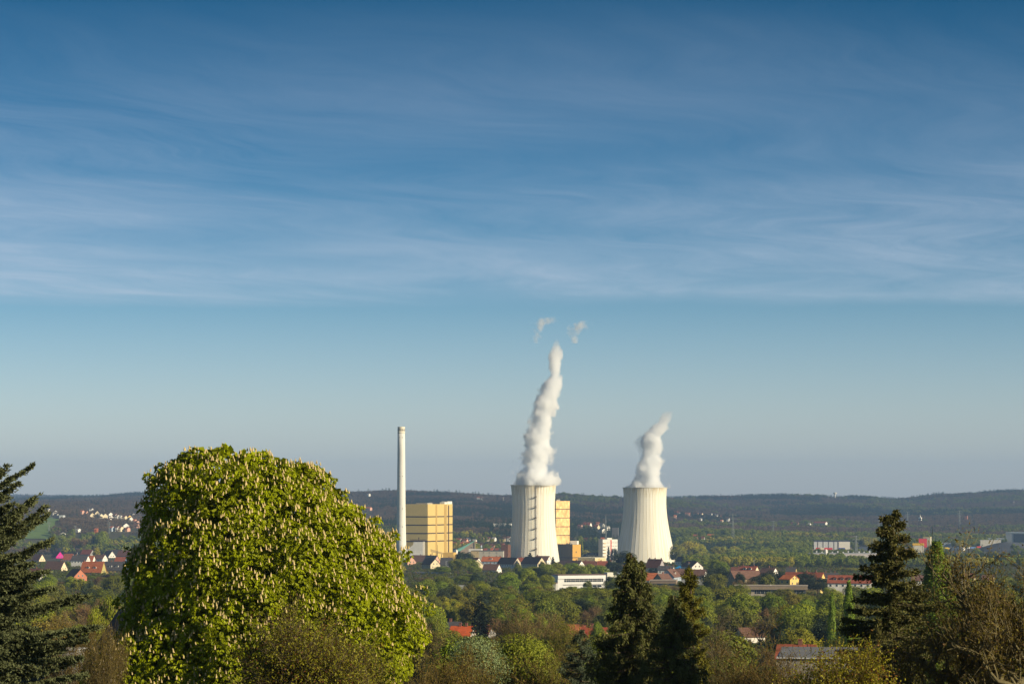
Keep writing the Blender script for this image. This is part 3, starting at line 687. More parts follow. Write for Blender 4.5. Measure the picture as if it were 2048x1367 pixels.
# concrete school block on the right
D = 1480.0
o, L, W, H, k, cz = block('concrete_block', 1472, 1612, 1618, 1171, D, 'long brown-grey concrete block with flat overhanging roof and window bands', 'school', (.36, .31, .24), Wmax=18, base=1202, keep=1190)
hz = lambda row: (1202 - row) * k
m = MB(); m.box(-L - .8, 1.0, -1.4, W + .5, hz(1178.5), hz(1171.4)); m.build('roof_fascia', mat('fascia_concrete', (.27, .21, .15), .9, .2, .2, stretch=(1, 1, .2)), o)
m = MB(); m.box(-L - 1.0, 1.2, -1.6, W + .7, hz(1171.4), hz(1170.3)); m.build('roof_edge', mat('roof_edge_pale', (.36, .30, .24), .8), o)
for i in range(18):
    if i in (4, 9, 10): continue
    m = MB(); a_ = -L + L * (i + .08) / 18; m.box(a_, a_ + L * .048, -.15, -.02, hz(1187), hz(1180)); wd = m.build('window_bay', GLASS, o)
    m = MB(); m.box(a_ + L * .022, a_ + L * .025, -.25, -.12, hz(1187), hz(1180)); m.build('glazing_bar', WHITE, wd)
m = MB(); m.box(-L * .92, -.2, -.5, -.02, hz(1193), hz(1188)); m.build('pale_band', mat('band_concrete', (.46, .42, .36), .85, .15, .2), o)
m = MB(); m.tube((-L * .5, 3, hz(1170.3)), (-L * .5, 3, hz(1168.6)), .25, n=6); m.build('roof_vent', WHITE, o)
o, L, W, H, k, cz = block('flat_roofed_block', 1300, 1352, 1358, 1161, 1780, 'low brown flat-roofed building below the houses at the right tower', 'building', (.24, .18, .13), Wmax=16, base=1178, keep=1168)
m = MB(); m.box(-L, 0, -.1, .1, H * .45, H * .7); m.build('window_strip', GLASS, o)
m = MB(); m.box(-L - .3, .3, -.3, W + .3, H + .01, H + .6); m.build('roof_edge', mat('roof_edge_pale', (.36, .30, .24), .8), o)
# ------------------------------------------------------------------ houses: left quarter below the hillside village
house(108, 154, 161.5, 1095.5, 1110, DK, GR, 'long slate-dark roofed house behind the magenta gable', ch=(.25, .75), keep=True)
house(92, 112, 128, 1102.5, 1115, BR, (0.66, 0.02, 0.30), 'house with a bright magenta gable striped in white', ch=())
house(125, 143, 146, 1107, 1122, RD, (.66, .5, .5), 'house with brick red roof and pinkish wall right of the magenta gable', ch=(), dormers=0)
house(140, 172, 177, 1110.5, 1120, DK, WH, 'white long house under a black roof in the left cluster', h=12, ch=(.2,))
house(163, 184, 189, 1111, 1124, OR, WH, 'orange-roofed house with white gable end in the left cluster', ch=())
house(158, 180, 188, 1099, 1107.5, RD, GR, 'reddish roofed house behind the orange one, below the conifers', ch=(.6,))
house(187, 205, 212.5, 1109, 1117, BR, WH, 'brown-roofed white house with a small pointed front gable', ch=(.8,))
house(200, 217, 231, 1101.6, 1115, BR, WH, 'tall white-gabled house topmost in the left cluster', ch=(.1,))
house(217, 238, 243, 1099, 1112, DK, GR, 'dark-roofed house just left of the chestnut, upper row', ch=(.4,))
house(232, 256, 262, 1100.5, 1113, RB, GR, 'dark brown roofed house touching the chestnut edge, upper row', ch=(.3,))
house(228, 249, 253, 1113.7, 1122, RD, (.12, .25, .45), 'red-roofed house with a blue wall next to the chestnut', ch=(), h=8)
house(84, 121, 131.5, 1122.5, 1140, BR, CR, 'wide brown-roofed house with cream gable beside the cedar', ch=(.8,))
house(158, 202, 209, 1123, 1143, OR, (.42, .36, .12), 'long rust-orange roofed house with two roof windows and olive walls', ch=(.05, .6), h=11.5, dormers=2)
house(205, 246, 251, 1123, 1139, DK, YE, 'dark-roofed house with yellow walls, lowest beside the chestnut', ch=(.3,), dormers=2, h=11)
house(127, 148.5, 171, 1138, 1152, BR, (.48, .18, .10), 'brown-roofed house with a brick-pink gable and orange base, lowest left', ch=(), h=10)
house(40, 78, 88, 1108, 1121, RB, CR, 'brown-roofed house partly behind the cedar tips, left cluster', ch=(.5,))
house(50, 76, 88, 1137, 1152, RB, WH, 'low house glimpsed between cedar branches, left cluster', ch=(.5,))
# ------------------------------------------------------------------ houses: foot of the chimney
house(806, 815, 833, 1112, 1124, RB, PK, 'pink-gabled house with a tall window right of the chestnut', ch=())
house(822, 848, 854, 1110, 1124, BR, CR, 'brown-roofed house between the pink gable and the slate roof', ch=(.6,))
house(845, 880, 887, 1103.7, 1115, BR, (.25, .14, .1), 'large dark brown roofed house nearest the boiler house', ch=(.95,))
house(846, 868, 880, 1110.5, 1122, DK, PK, 'slate-roofed house with pale pink gable and a skylight', ch=(.4,), h=10)
house(842, 861, 880, 1117, 1128, BR, CR, 'cream-gabled house with paired windows, front row by the chestnut', ch=(), h=11)
house(880, 903, 906, 1115, 1128, DK, GR, 'low dark grey roofed house below the golden annexe', ch=(.7,))
# ------------------------------------------------------------------ houses: before the left tower
house(946, 951, 964, 1115, 1126, RB, WH, 'small white-gabled house behind the blank cream gable', ch=())
house(938, 944, 966, 1118.5, 1128, GR, CR, 'house with a large blank cream gable facing us', ch=(), win=False, h=11)
house(963, 1000, 1004, 1113, 1121.5, OR, BL, 'orange-roofed house with pale blue walls and four chimneys', ch=(.08, .35, .75, .95), dormers=1, h=10)
house(964, 993, 1003, 1128, 1139, BR, WH, 'low brown-roofed house below the orange-roofed one', ch=(.4,), h=8)
o = house(994, 1027, 1043, 1115, 1127, BR, WH, 'white house with a broad grey flat dormer before the left tower', ch=(.4,), h=11, gwall=(.55, .47, .36))
house(1036, 1050, 1053, 1115, 1122, RD, GR, 'small red-roofed house behind the grey dormer', ch=(.4,), keep=False)
house(1042, 1075, 1092.5, 1114, 1127, BR, CR, 'large brown-roofed house with cream gable before the laddered tower', ch=(), h=12)
house(1068, 1094, 1103, 1111.5, 1120, BR, WH, 'brown-roofed house behind the large one at the tower foot', ch=(.1,), h=10)
house(1116, 1157, 1170, 1121, 1130, (.11, .075, .07), WH, 'grey-brown roofed house with white gable below the turbine hall', ch=(.75,), h=10)
house(1161, 1191, 1195, 1121.8, 1132, RB, WH, 'long reddish brown roof below the workshop, left half', ch=(.3,), h=9)
house(1194, 1216, 1220, 1121.8, 1132, RD, WH, 'shorter red-brown roof below the workshop, right half', ch=(.3,), h=9)
house(1240, 1252, 1258, 1130, 1140, BR, BL, 'pale house hidden behind the round dark cedar at the right tower', ch=(), h=9)
# ------------------------------------------------------------------ houses: before the right tower
house(1292, 1318, 1331, 1118, 1134, RB, WH, 'house with high brown roof and three chimneys against the right tower', ch=(.1, .5, .95), h=12, gwall=(.36, .33, .33))
house(1316, 1345, 1351, 1131.5, 1139, DK, WH, 'white house with flat dark roof below the three-chimney house', ch=(.55, .95), h=9)
house(1321, 1348, 1366, 1138.5, 1153, BR, BL, 'blue-grey gabled house with white dormer facing left', side='L', ch=(.4,), dormers=1, h=10.5)
house(1308, 1325, 1346, 1147.5, 1159, BR, (.34, .29, .18), 'brown-roofed house with olive gable facing left', side='L', ch=(.5,), h=9)
o = house(1282, 1312, 1318, 1146, 1159, OR, CR, 'orange-roofed house carrying solar panels beside the drooping conifer', ch=(), h=9)
m = MB(); m.poly([(-7.6, .2, 6.6), (-.8, .2, 6.6), (-1.6, 3.6, 9.4), (-7.0, 3.6, 9.4)]); 
house(1353, 1368, 1372, 1138, 1147, BR, CR, 'little brown roof between the blue-grey gable and the long brown roof', ch=(.5,), h=9)
house(1366, 1384, 1407, 1122.5, 1133, BR, WH, 'bright white gabled house behind the blue roof', ch=(), dormers=1, h=11)
house(1352, 1370, 1386, 1113, 1122, DK, WH, 'white-gabled house with grey roof and arched doorway, upper row', ch=(), h=10)
house(1386, 1409, 1419, 1116, 1124, RB, WH, 'small white gable at the end of a long brown roof, upper row', ch=(.1, .3, .5), h=9)
house(1420, 1434, 1445.5, 1115, 1123, RD, YE, 'yellow-gabled house with a two-tone red roof', ch=(.4, .9), h=9)
house(1364, 1407, 1418, 1139, 1151, BR, WH, 'long brown-roofed white house behind the thin-topped conifer', ch=(), h=12, win=True)
house(1450, 1456, 1462, 1114, 1121, RD, GR, 'small dull red roof among trees right of the yellow gable', ch=(), h=8, keep=False)
o, L, W, H, k, cz = block('workshop', 1351, 1371, 1390, 1136.5, 2300, 'low white building with a vivid blue roof before the white gable', 'workshop', WH, Wmax=18, keep=1139)
m = MB(); m.prism([(-.4, H), (W + .4, H), (W + .4, H + .4), (W * .5, H + 2.4), (-.4, H + .4)], -L - .4, .4); m.build('roof', mat('blue_sheet', (.02, .28, .62), .5, .05, .3), o)
# ------------------------------------------------------------------ houses: right of the right tower
house(1479, 1509, 1521, 1132, 1143, RD, CR, 'red-roofed house with cream gable and small dormers', ch=(.1, .8), dormers=2, h=10, gwall=CR)
house(1520, 1544, 1560, 1135, 1147, BR, WH, 'brown-roofed house with sunlit white gable and a climbing plant', ch=(.5,), h=10)
house(1466, 1480, 1484, 1134, 1142, RB, GR, 'low dark house left of the red-roofed one with cream gable', ch=(.8,), h=8)
o = house(1457, 1470, 1527, 1142, 1157, BR, (.3, .24, .15), 'long brown-roofed apartment house with white skylights and olive walls', side='L', ch=(), h=14, win=True)
house(1576, 1590, 1597, 1134.5, 1143, DK, YE, 'small yellow house with a dark hipped roof among trees', ch=(.3,), h=8)
house(1571, 1641, 1655, 1145, 1158, RD, YE, 'long red-roofed yellow apartment house with a sunlit pointed gable', ch=(.55, .8), h=14, win=False)
o = house(1578, 1580, 1601, 1151, 1158, OR, YE, 'projecting yellow bay with balcony on the red-roofed apartment house', ch=(), h=13, D=None, win=True)
house(1646, 1675, 1680, 1145.5, 1153, DK, GR, 'dark-roofed row behind the two long red roofs', ch=(.2, .8), h=9)
house(1658, 1742, 1750, 1151, 1165, RD, WH, 'longest red roof with small dormers behind the ragged conifer', ch=(.6,), dormers=5, h=14, dcol=(.4, .14, .08))
house(1836, 1846, 1852, 1150, 1160, BR, WH, 'white house partly behind the ragged conifer', ch=(.5,), h=11)
house(1893, 1900, 1906, 1149, 1156, BR, WH, 'small white gable just right of the tall poplar', ch=(), h=8)
house(1925, 1948, 1956, 1146, 1156, RB, CR, 'red-brown roofed house behind the bare tree', ch=(.5,), h=9)
house(1968, 1985, 1995, 1150, 1160, BR, CR, 'house with pale gable seen through the bare tree', ch=(.5,), h=9)
# ------------------------------------------------------------------ nearer houses in the trees
house(898, 938, 952, 1254, 1274, (.50, .10, .03), WH, 'bright orange-red roof beneath the dark spruce', D=900, ch=(.4, .7), h=9)
house(938, 975, 992, 1251, 1274, RB, GR, 'dull brown-red roof joined right of the bright orange-red one', D=925, ch=(.3,), h=9)
house(890, 915, 925, 1246, 1256, DK, BL, 'dark roof with a blue gable just behind the orange-red roof', D=980, ch=(.5,), h=9)
house(1148, 1172, 1186, 1251, 1270, (.46, .15, .07), WH, 'light orange roof left of the drooping conifers', D=860, ch=(), h=9)
house(1172, 1206, 1222, 1257, 1284, (.32, .07, .04), PK, 'red roof with one chimney against the drooping conifers', D=780, ch=(.4,), h=9)
house(1472, 1489, 1522, 1257, 1272, BR, WH, 'white-gabled house with brown roof deep in the brown trees', side='L', D=880, ch=(), h=9)
house(1582, 1625, 1645, 1293, 1316, RD, CR, 'red-tiled roof behind the budding bush on the right', D=540, ch=(.6,), h=8)
o, L, W, H, k, cz = block('flat_roofed_block', 1560, 1720, 1745, 1317, 330, 'near building with a grey flat roof and white edge behind the budding bush', 'building', (.3, .28, .25), Wmax=12, keep=1335)
m = MB(); m.box(-L - .3, .3, -.35, W + .3, H + .01, H + .16); m.build('roof_edge', mat('roof_edge_white', (.6, .62, .64), .6), o)
m = MB(); m.poly([(-L, .0, H + .18), (0, 0, H + .18), (0, W, H + .9), (-L, W, H + .9)]); m.build('roof_sheet', mat('felt_roof', (.16, .165, .18), .8, .15, .5), o)
o = house(160, 215, 330, 1228, 1322, (.085, .07, .07), (.3, .25, .2), 'near dark-tiled roof between the cedar and the chestnut', D=300, ch=(), h=9, Lmin=7, Wmax=8.0)
o, L, W, H, k, cz = block('greenhouse', 118, 152, 156, 1300, 240, 'small pale flat roof seen between cedar branches', 'shed', (.5, .52, .54), Wmax=4)
m = MB(); m.box(-L - .2, .2, -.2, W + .2, H + .01, H + .15); m.build('roof_sheet', mat('roof_edge_white', (.6, .62, .64), .6), o)

# ------------------------------------------------------------------ far villages (small gabled houses)
ORD = ['leftmost', 'second from left', 'third from left', 'fourth from left', 'fifth from left', 'sixth from left', 'seventh from left', 'eighth from left', 'ninth from left', 'tenth from left',
       'eleventh from left', 'twelfth from left', 'thirteenth from left', 'fourteenth from left', 'fifteenth from left', 'sixteenth from left', 'seventeenth from left', 'eighteenth from left', 'nineteenth from left', 'twentieth from left']
def cname(c):
    return {BR: 'brown', DK: 'dark', RD: 'red', OR: 'orange', RB: 'red-brown', WH: 'white', CR: 'cream', PK: 'pink', YE: 'yellow', GR: 'grey', BL: 'blue-grey'}.get(c, 'pale')
village = []
def v(zone, x0, x1, top, bot, roof, wall, share=0.55, h=10.0, side='R'): village.append([zone, x0, x1, top, bot, roof, wall, share, h, side])
s = 6.2125
for (a_, b_, c_, d_, rf_, wl_, sh) in [
    (222, 240, 350, 362, DK, WH, .7), (255, 350, 372, 430, DK, WH, .7), (632, 668, 372, 404, OR, PK, .6), (668, 720, 378, 436, RB, PK, .5), (712, 742, 346, 400, DK, GR, .3), (742, 804, 345, 412, GR, WH, .9),
    (742, 800, 405, 455, BR, CR, .9), (795, 862, 378, 440, BR, CR, .8), (886, 948, 366, 430, CR, CR, .95), (858, 902, 415, 462, GR, CR, .8), (902, 962, 412, 472, GR, CR, .9), (950, 1022, 398, 440, DK, WH, .6),
    (972, 1032, 438, 478, BR, WH, .8), (1036, 1082, 420, 452, RD, WH, .6), (1080, 1106, 430, 456, BR, WH, .8), (978, 1012, 474, 506, BR, WH, .8), (1116, 1142, 434, 470, GR, WH, .6), (1140, 1200, 438, 474, RB, CR, .4),
    (1194, 1256, 432, 478, RB, YE, .6), (1222, 1274, 456, 490, BR, WH, .7), (1288, 1320, 484, 508, OR, PK, .6), (1300, 1350, 500, 540, RB, PK, .5), (1144, 1226, 532, 592, BR, WH, .8), (982, 1046, 570, 612, OR, BL, .5),
    (1066, 1108, 568, 605, RB, WH, .5), (1098, 1152, 572, 612, RB, CR, .5), (1180, 1236, 586, 614, RD, PK, .5), (1276, 1354, 540, 590, RB, PK, .4), (792, 842, 598, 622, OR, OR, .3), (372, 436, 645, 684, DK, WH, .9), (575, 625, 600, 618, GR, WH, .6),
    (1240, 1300, 410, 436, DK, GR, .5), (1386, 1420, 310, 330, GR, WH, .6)]:
    v('in the hillside village at left', 60 + a_ / s, 60 + b_ / s, 960 + c_ / s, 960 + d_ / s, rf_, wl_, sh)
s = 8.533
for (a_, b_, c_, d_, rf_, wl_, sh) in [
    (872, 970, 120, 168, RD, PK, .25), (1018, 1095, 110, 170, RD, YE, .3), (1140, 1192, 114, 150, RD, CR, .25), (874, 1062, 178, 205, RD, BL, .1), (1255, 1318, 110, 200, RD, CR, .3), (1338, 1452, 28, 62, RB, PK, .3), (945, 1060, 54, 84, RD, GR, .3),
    (1060, 1165, 60, 98, RB, PK, .3), (1148, 1200, 36, 86, GR, BL, .5), (1520, 1636, 156, 210, RB, PK, .3), (1365, 1400, 150, 210, RB, BL, .5), (1606, 1646, 34, 74, GR, WH, .8), (1770, 1822, 36, 62, BR, CR, .6), (1860, 1900, 20, 56, BR, WH, .8),
    (1500, 1540, 34, 60, RD, CR, .3), (892, 984, 228, 292, GR, WH, .85), (1280, 1310, 70, 95, GR, WH, .8), (1440, 1500, 226, 262, RD, GR, .3), (1500, 1545, 228, 262, DK, PK, .3), (1545, 1600, 226, 262, OR, PK, .4), (1600, 1650, 222, 262, DK, GR, .4),
    (1650, 1704, 224, 264, RD, PK, .6), (1704, 1760, 226, 264, DK, PK, .4), (1740, 1790, 220, 262, DK, WH, .5), (1735, 1790, 144, 180, RD, CR, .3)]:
    v('between boiler house and laddered tower', 800 + a_ / s, 800 + b_ / s, 1070 + c_ / s, 1070 + d_ / s, rf_, wl_, sh)
s = 4.876
for (a_, b_, c_, d_, rf_, wl_, sh) in [
    (902, 996, 508, 560, RD, WH, .25), (996, 1076, 530, 580, RD, CR, .4), (1062, 1122, 512, 550, DK, WH, .4), (1118, 1174, 540, 578, GR, WH, .6), (850, 910, 528, 560, RB, PK, .4), (1056, 1132, 568, 594, DK, WH, .5), (1040, 1070, 505, 530, RD, PK, .3), (1076, 1130, 655, 690, OR, CR, .3)]:
    v('between the two cooling towers', 980 + a_ / s, 980 + b_ / s, 940 + c_ / s, 940 + d_ / s, rf_, wl_, sh)
for (a_, b_, c_, d_, rf_, wl_, sh) in [
    (238, 298, 302, 334, RD, WH, .2), (342, 396, 316, 334, RD, PK, .2), (424, 476, 316, 330, RB, PK, .3), (496, 522, 316, 338, RB, CR, .6), (576, 616, 320, 354, DK, WH, .5), (636, 666, 324, 346, DK, WH, .5), (698, 720, 384, 408, OR, CR, .7),
    (232, 262, 338, 350, OR, PK, .3), (418, 476, 528, 560, RD, PK, .3), (498, 542, 548, 585, RB, WH, .3), (562, 628, 526, 545, OR, OR, .2), (688, 706, 344, 360, RD, CR, .4), (752, 782, 368, 380, DK, WH, .5), (1374, 1458, 408, 432, RB, PK, .2), (1556, 1576, 418, 436, GR, WH, .8), (1606, 1736, 402, 432, RD, WH, .2), (498, 512, 370, 384, GR, WH, .7)]:
    v('in woods right of the towers', 1300 + a_ / s, 1300 + b_ / s, 960 + c_ / s, 960 + d_ / s, rf_, wl_, sh)
for (px, row, w_, rf_, wl_) in [(1337, 994.5, 6, DK, WH), (1345, 995, 7, RD, CR), (1354, 995.4, 5, DK, WH)]:
    v('on the skyline right of the towers', px - w_ / 2, px + w_ / 2, row, row + 3, rf_, wl_, .6)
v('on the hill above the boiler house', 734, 741, 986.5, 990, GR, WH, .5); v('on the hill above the boiler house', 953, 966, 993, 996.5, RD, WH, .1); v('on the hill above the boiler house', 1006, 1008.5, 994, 996.5, GR, WH, .8)
v('on the hill left of the chimney', 703, 716, 1007.5, 1012, RD, WH, .3); v('on the hill left of the chimney', 724, 744, 1013.5, 1018, OR, PK, .2)
v('alone on the far right ridge', 2026, 2031, 1002, 1007.5, GR, PK, .5)
from collections import defaultdict
zz_ = defaultdict(list)
for q in village: zz_[(q[0], cname(q[6]), cname(q[5]))].append(q)
_sky = {'on the skyline right of the towers': 9100.0}
for (zone, wn, rn), qs in zz_.items():
    qs.sort(key=lambda q: q[1])
    for i, (zo, x0, x1, top, bot, rf_, wl_, sh, h, side) in enumerate(qs):
        lab = 'tiny %s house, %s roof, %s' % (wn, rn, zone); ZN = zone
        if len(qs) > 1: lab = 'tiny %s house, %s roof, %s %s' % (wn, rn, (ORD[i].replace(' from left', '') if i < len(qs) - 1 else 'rightmost') , zone)
        D = solveD((x0 + x1) / 2, top, h, lo=3450)
        xm = x1 - (x1 - x0) * sh
        q_ = house(x0, xm, x1, top, top + max(1.6, (bot - top) * .45), rf_, wl_, lab, D=D, ch=(), win=False, group='distant houses ' + zo, Lmin=5, keep=False)
        EXCL.append((x0 - 3, x1 + 3, D - 240 if D < 9000 else D - 60, D + 12, 0.12))
# farm on the meadow
o, L, W, H, k, cz = block('barn', 105, 119, 121, 1029.5, 4880, 'dark low barn at the top of the green meadow', 'barn', (.07, .07, .08), Wmax=14, kind='plain'); EXCL.append((98, 130, 4700, 4990, 0))
o, L, W, H, k, cz = block('barn', 118, 126, 128, 1029.8, 4860, 'small light grey shed right of the dark barn on the meadow', 'barn', (.5, .52, .54), Wmax=14, kind='plain')

# ------------------------------------------------------------------ industry on the right
def hall(name, x0, x1, x2, top, D, label, cat, col, Wmax=40, roofc=None, side='R', keep=None, rh=.6):
    o, L, W, H, k, cz = block(name, x0, x1, x2, top, D, label, cat, col, Wmax=Wmax, kind='plain', side=side, keep=keep)
    xa, xb = (-L, 0) if side == 'R' else (0, L)
    m = MB(); m.box(xa - .3, xb + .3, -.3, W + .3, H + .01, H + rh); m.build('roof', mat('roofc_%s' % str(roofc or (.4, .41, .42)), roofc or (.4, .41, .42), .6, .1, .05), o)
    EXCL.append((x0 - 5, x2 + 5, D - 300, D + W + 10, 0.06)); return o, L, W, H
o, L, W, H = hall('warehouse', 1629, 1700, 1703, 1082.5, 3960, 'flat warehouse with dark roof edge and red trailers in front', 'warehouse', (.55, .57, .58), roofc=(.05, .06, .08), rh=2.0)
m = MB(); m.box(-L * .31, -.1, -.35, -.05, 0, H); m.build('white_front', WHITE, o)
for f in (.1, .25, .4, .55, .66): m = MB(); m.box(-L * (1 - f), -L * (1 - f) + .8, -.3, -.02, 0, H); m.build('pilaster', BAND, o)
for i, (x0, x1, c, cn) in enumerate([(1632, 1640, (.55, .03, .04), 'red trailer, leftmost of those parked before the flat warehouse'), (1641, 1648, (.6, .55, .42), 'cream trailer between the red ones before the flat warehouse'), (1649, 1656, (.55, .03, .04), 'red trailer right of the cream one before the flat warehouse'), (1657, 1665, (.50, .03, .05), 'red trailer, rightmost of those parked before the flat warehouse'), (1678, 1690, (.03, .04, .3), 'dark blue trailer before the white part of the flat warehouse')]):
    D = 3930.0; k = D / F; p = on_ground(x0, D); g = empty('trailer', p); tag(g, cn, 'trailer', 'trailers parked at the flat warehouse')
    Lt = (x1 - x0) * k; m = MB(); m.box(0, Lt, 0, 2.6, 1.1, 4.1); m.build('body', mat('trailer_%d' % i, c, .5, .05, .3), g)
    for q in (.15, .75, .9):
        m = MB(); m.tube((Lt * q, .1, .5), (Lt * q, 2.5, .5), .5, n=10); m.build('wheel_set', BAND, g)
o, L, W, H = hall('factory_hall', 1618, 1758, 1762, 1106.5, 3430, 'long white factory hall with many small roof vents', 'factory', (.62, .56, .54), Wmax=70, roofc=(.46, .47, .49), keep=1117)
for i in range(12):
    m = MB(); x = -L * (.06 + .075 * i); m.box(x, x + 2.0, 8 + (i % 3) * 12, 10 + (i % 3) * 12, H + .6, H + 2.2 + (i % 2)); m.build('roof_vent', sm, o)
m = MB(); m.box(-L, 0, -.25, -.02, 0, H * .22); m.build('plinth', BAND, o)
D = 3400.0; k = D / F; p = on_ground(1652, D, -1); g = empty('silo', p); tag(g, 'slender white silo before the long white factory hall', 'silo')
m = MB(); z1 = (HZ - 1097.5) * k - p.z; m.lathe([(2.1, 0), (2.1, z1 * .93), (1.5, z1 * .97), (.8, z1 * .98), (.8, z1), (0.05, z1)], 20); m.build('shell', WHITE, g, True)
KEEP.append((1648, 1656, 1097, 1114, 3400))
hall('industrial_shed', 1838, 1854, 1855, 1076.5, 4080, 'small bright red industrial building right of the ragged conifer', 'industrial building', (.62, .04, .04), Wmax=14, roofc=(.3, .1, .08))
hall('industrial_shed', 1847, 1861, 1866, 1073.5, 4150, 'cream industrial building with yellow edge behind the red one', 'industrial building', (.6, .55, .4), Wmax=16, roofc=(.6, .45, .05))
hall('industrial_shed', 1826, 1848, 1850, 1090, 3800, 'yellow-topped low building left of the tall poplar', 'industrial building', (.6, .56, .46), Wmax=16, roofc=(.75, .45, .02), rh=3.2)
hall('industrial_shed', 1718, 1756, 1758, 1093.5, 3750, 'long dark blue shed partly behind the ragged conifer', 'industrial building', (.08, .10, .13), Wmax=16, roofc=(.12, .13, .16))
hall('industrial_shed', 1962, 2002, 2006, 1080, 4150, 'white long shed behind the dark spoil heap', 'industrial building', (.6, .58, .52), Wmax=22, roofc=(.62, .6, .56))
hall('industrial_shed', 1976, 2014, 2018, 1076.5, 4300, 'grey-blue shed with stepped roof behind the white long shed', 'industrial building', (.25, .32, .38), Wmax=22, roofc=(.4, .45, .5))
o, L, W, H = hall('storage_hall', 2015, 2058, 2075, 1066.5, 4200, 'largest grey-blue hall at the right edge above the dark heap', 'industrial hall', (.36, .39, .42), Wmax=40, roofc=(.34, .4, .44), rh=2.5)
m = MB(); m.box(-L * .66, -L * .05, -.3, -.02, H * .3, H * .98); m.build('dark_opening', mat('opening_dark', (.05, .07, .1), .8), o)
hall('industrial_shed', 1885, 1902, 1905, 1085.5, 4000, 'low blue-grey shed between the poplar and the round-roofed store', 'industrial building', (.2, .26, .34), Wmax=14)
D = 3920.0; k = D / F; p = on_ground(1917, D, -.5); g = empty('round_roofed_store', p, -.35); tag(g, 'dark barrel-roofed store with a pale end wall beyond the poplar', 'store')
m = MB(); pr_ = [(9 * math.cos(t_), max(0, 6.5 * math.sin(t_))) for t_ in np.linspace(0, math.pi, 13)]; m.prism(pr_[::-1], -13, 9); m.build('barrel_roof', mat('store_roof', (.1, .13, .17), .6), g)
m = MB(); m.prism([(a_ * .97, b_ * .96) for a_, b_ in pr_[::-1]], 9.02, 9.4); m.build('end_wall', WHITE, g); EXCL.append((1890, 1935, 3750, 3960, 0))
rs = random.Random(5)
vcols = [((.7, .7, .7), 'white'), ((.6, .42, .03), 'yellow'), ((.06, .16, .4), 'blue'), ((.5, .04, .03), 'red'), ((.15, .15, .17), 'dark grey')]
spots = [(1893, 1, 'beyond the poplar, leftmost'), (1938, 0, 'by the barrel-roofed store'), (1945, 2, 'right of the barrel-roofed store'), (1952, 0, 'second right of the barrel-roofed store'), (1958, 3, 'left of the white long shed'), (1872, 0, 'behind the poplar top'), (1880, 4, 'behind the poplar top'), (1920, 0, 'before the barrel-roofed store'), (1725, 0, 'on the yard left of the ragged conifer'), (1712, 2, 'on the yard right of the flat warehouse')]
for px, ci, wh in spots:
    D = 3880 + rs.random() * 120; p = on_ground(px, D, .1); g = empty('truck', p, rs.uniform(-.4, .4)); tag(g, '%s truck parked %s' % (vcols[ci][1], wh), 'truck', 'trucks on the industrial yard')
    bm_ = mat('truck_%s' % vcols[ci][1].replace(' ', '_'), vcols[ci][0], .5, .05, .3)
    m = MB(); m.box(-4, 3, -1.25, 1.25, 1.0, 3.6); m.build('body', bm_, g); m = MB(); m.prism([(3.3, .6), (5.4, .6), (5.4, 1.9), (5.0, 3.0), (3.3, 3.1)], -1.2, 1.2, 'y'); m.build('cab', bm_, g)
    m = MB()
    for x in (-3, -1.8, 4.4):
        m.tube((x, -1.25, .5), (x, 1.25, .5), .5, n=8)
    m.build('wheel_set', BAND, g)
for px, D, c, nm in [(1917, 3600, (.75, .48, .02), 'yellow container in the scrub right of the poplar'), (1937, 3640, (.75, .45, .02), 'yellow container further right in the scrub'), (1920, 3690, (.7, .7, .66), 'white container above the yellow one in the scrub'), (1900, 3540, (.7, .35, .04), 'orange container just right of the poplar')]:
    g = empty('container', on_ground(px, D, .6), -.25); tag(g, nm, 'container'); m = MB(); m.box(-3, 3, -1.2, 1.2, 0.05, 2.6)
    for x in np.arange(-2.8, 2.9, .5): m.box(x, x + .2, -1.28, -1.2, .15, 2.5)
    m.build('body', mat('cont_' + nm.split()[0], c, .6), g); m = MB(); m.box(3.01, 3.06, -1.1, 1.1, .1, 2.5); m.build('door', mat('cont_door', (.4, .3, .1), .6), g)
    EXCL.append((px - 6, px + 6, D - 60, D + 5, 0))
# spoil heap
hx, hD = (2018 - 1024) / F * 3900, 3900
rr2 = np.linspace(0, 1, 14); aa = np.linspace(0, 2 * math.pi, 49)[:-1]; V = []
for r_ in rr2:
    for a_ in aa:
        x = hx + math.cos(a_) * 56 * r_; y = hD + math.sin(a_) * 110 * r_; hgt = 13 * min(1, (1 - r_) * 1.25) ** .9 * (1 + .25 * (float(vnoise(x, y, 18)) - .5))
        V.append((x, y, gz(x, y) - .6 + hgt))
ix = np.arange(len(V)).reshape(14, 48); q = np.stack([ix[:-1], ix[1:], np.roll(ix, -1, 1)[1:], np.roll(ix, -1, 1)[:-1]], -1).reshape(-1, 4)
tag(link('spoil_heap', np_mesh('spoil_heap', V, [q]), mat('spoil', (.07, .075, .09), .95, .2, .05, bump=.4)), 'broad dark grey spoil heap before the largest grey-blue hall', 'heap')
EXCL.append((1950, 2090, 3700, 4050, 0.02))

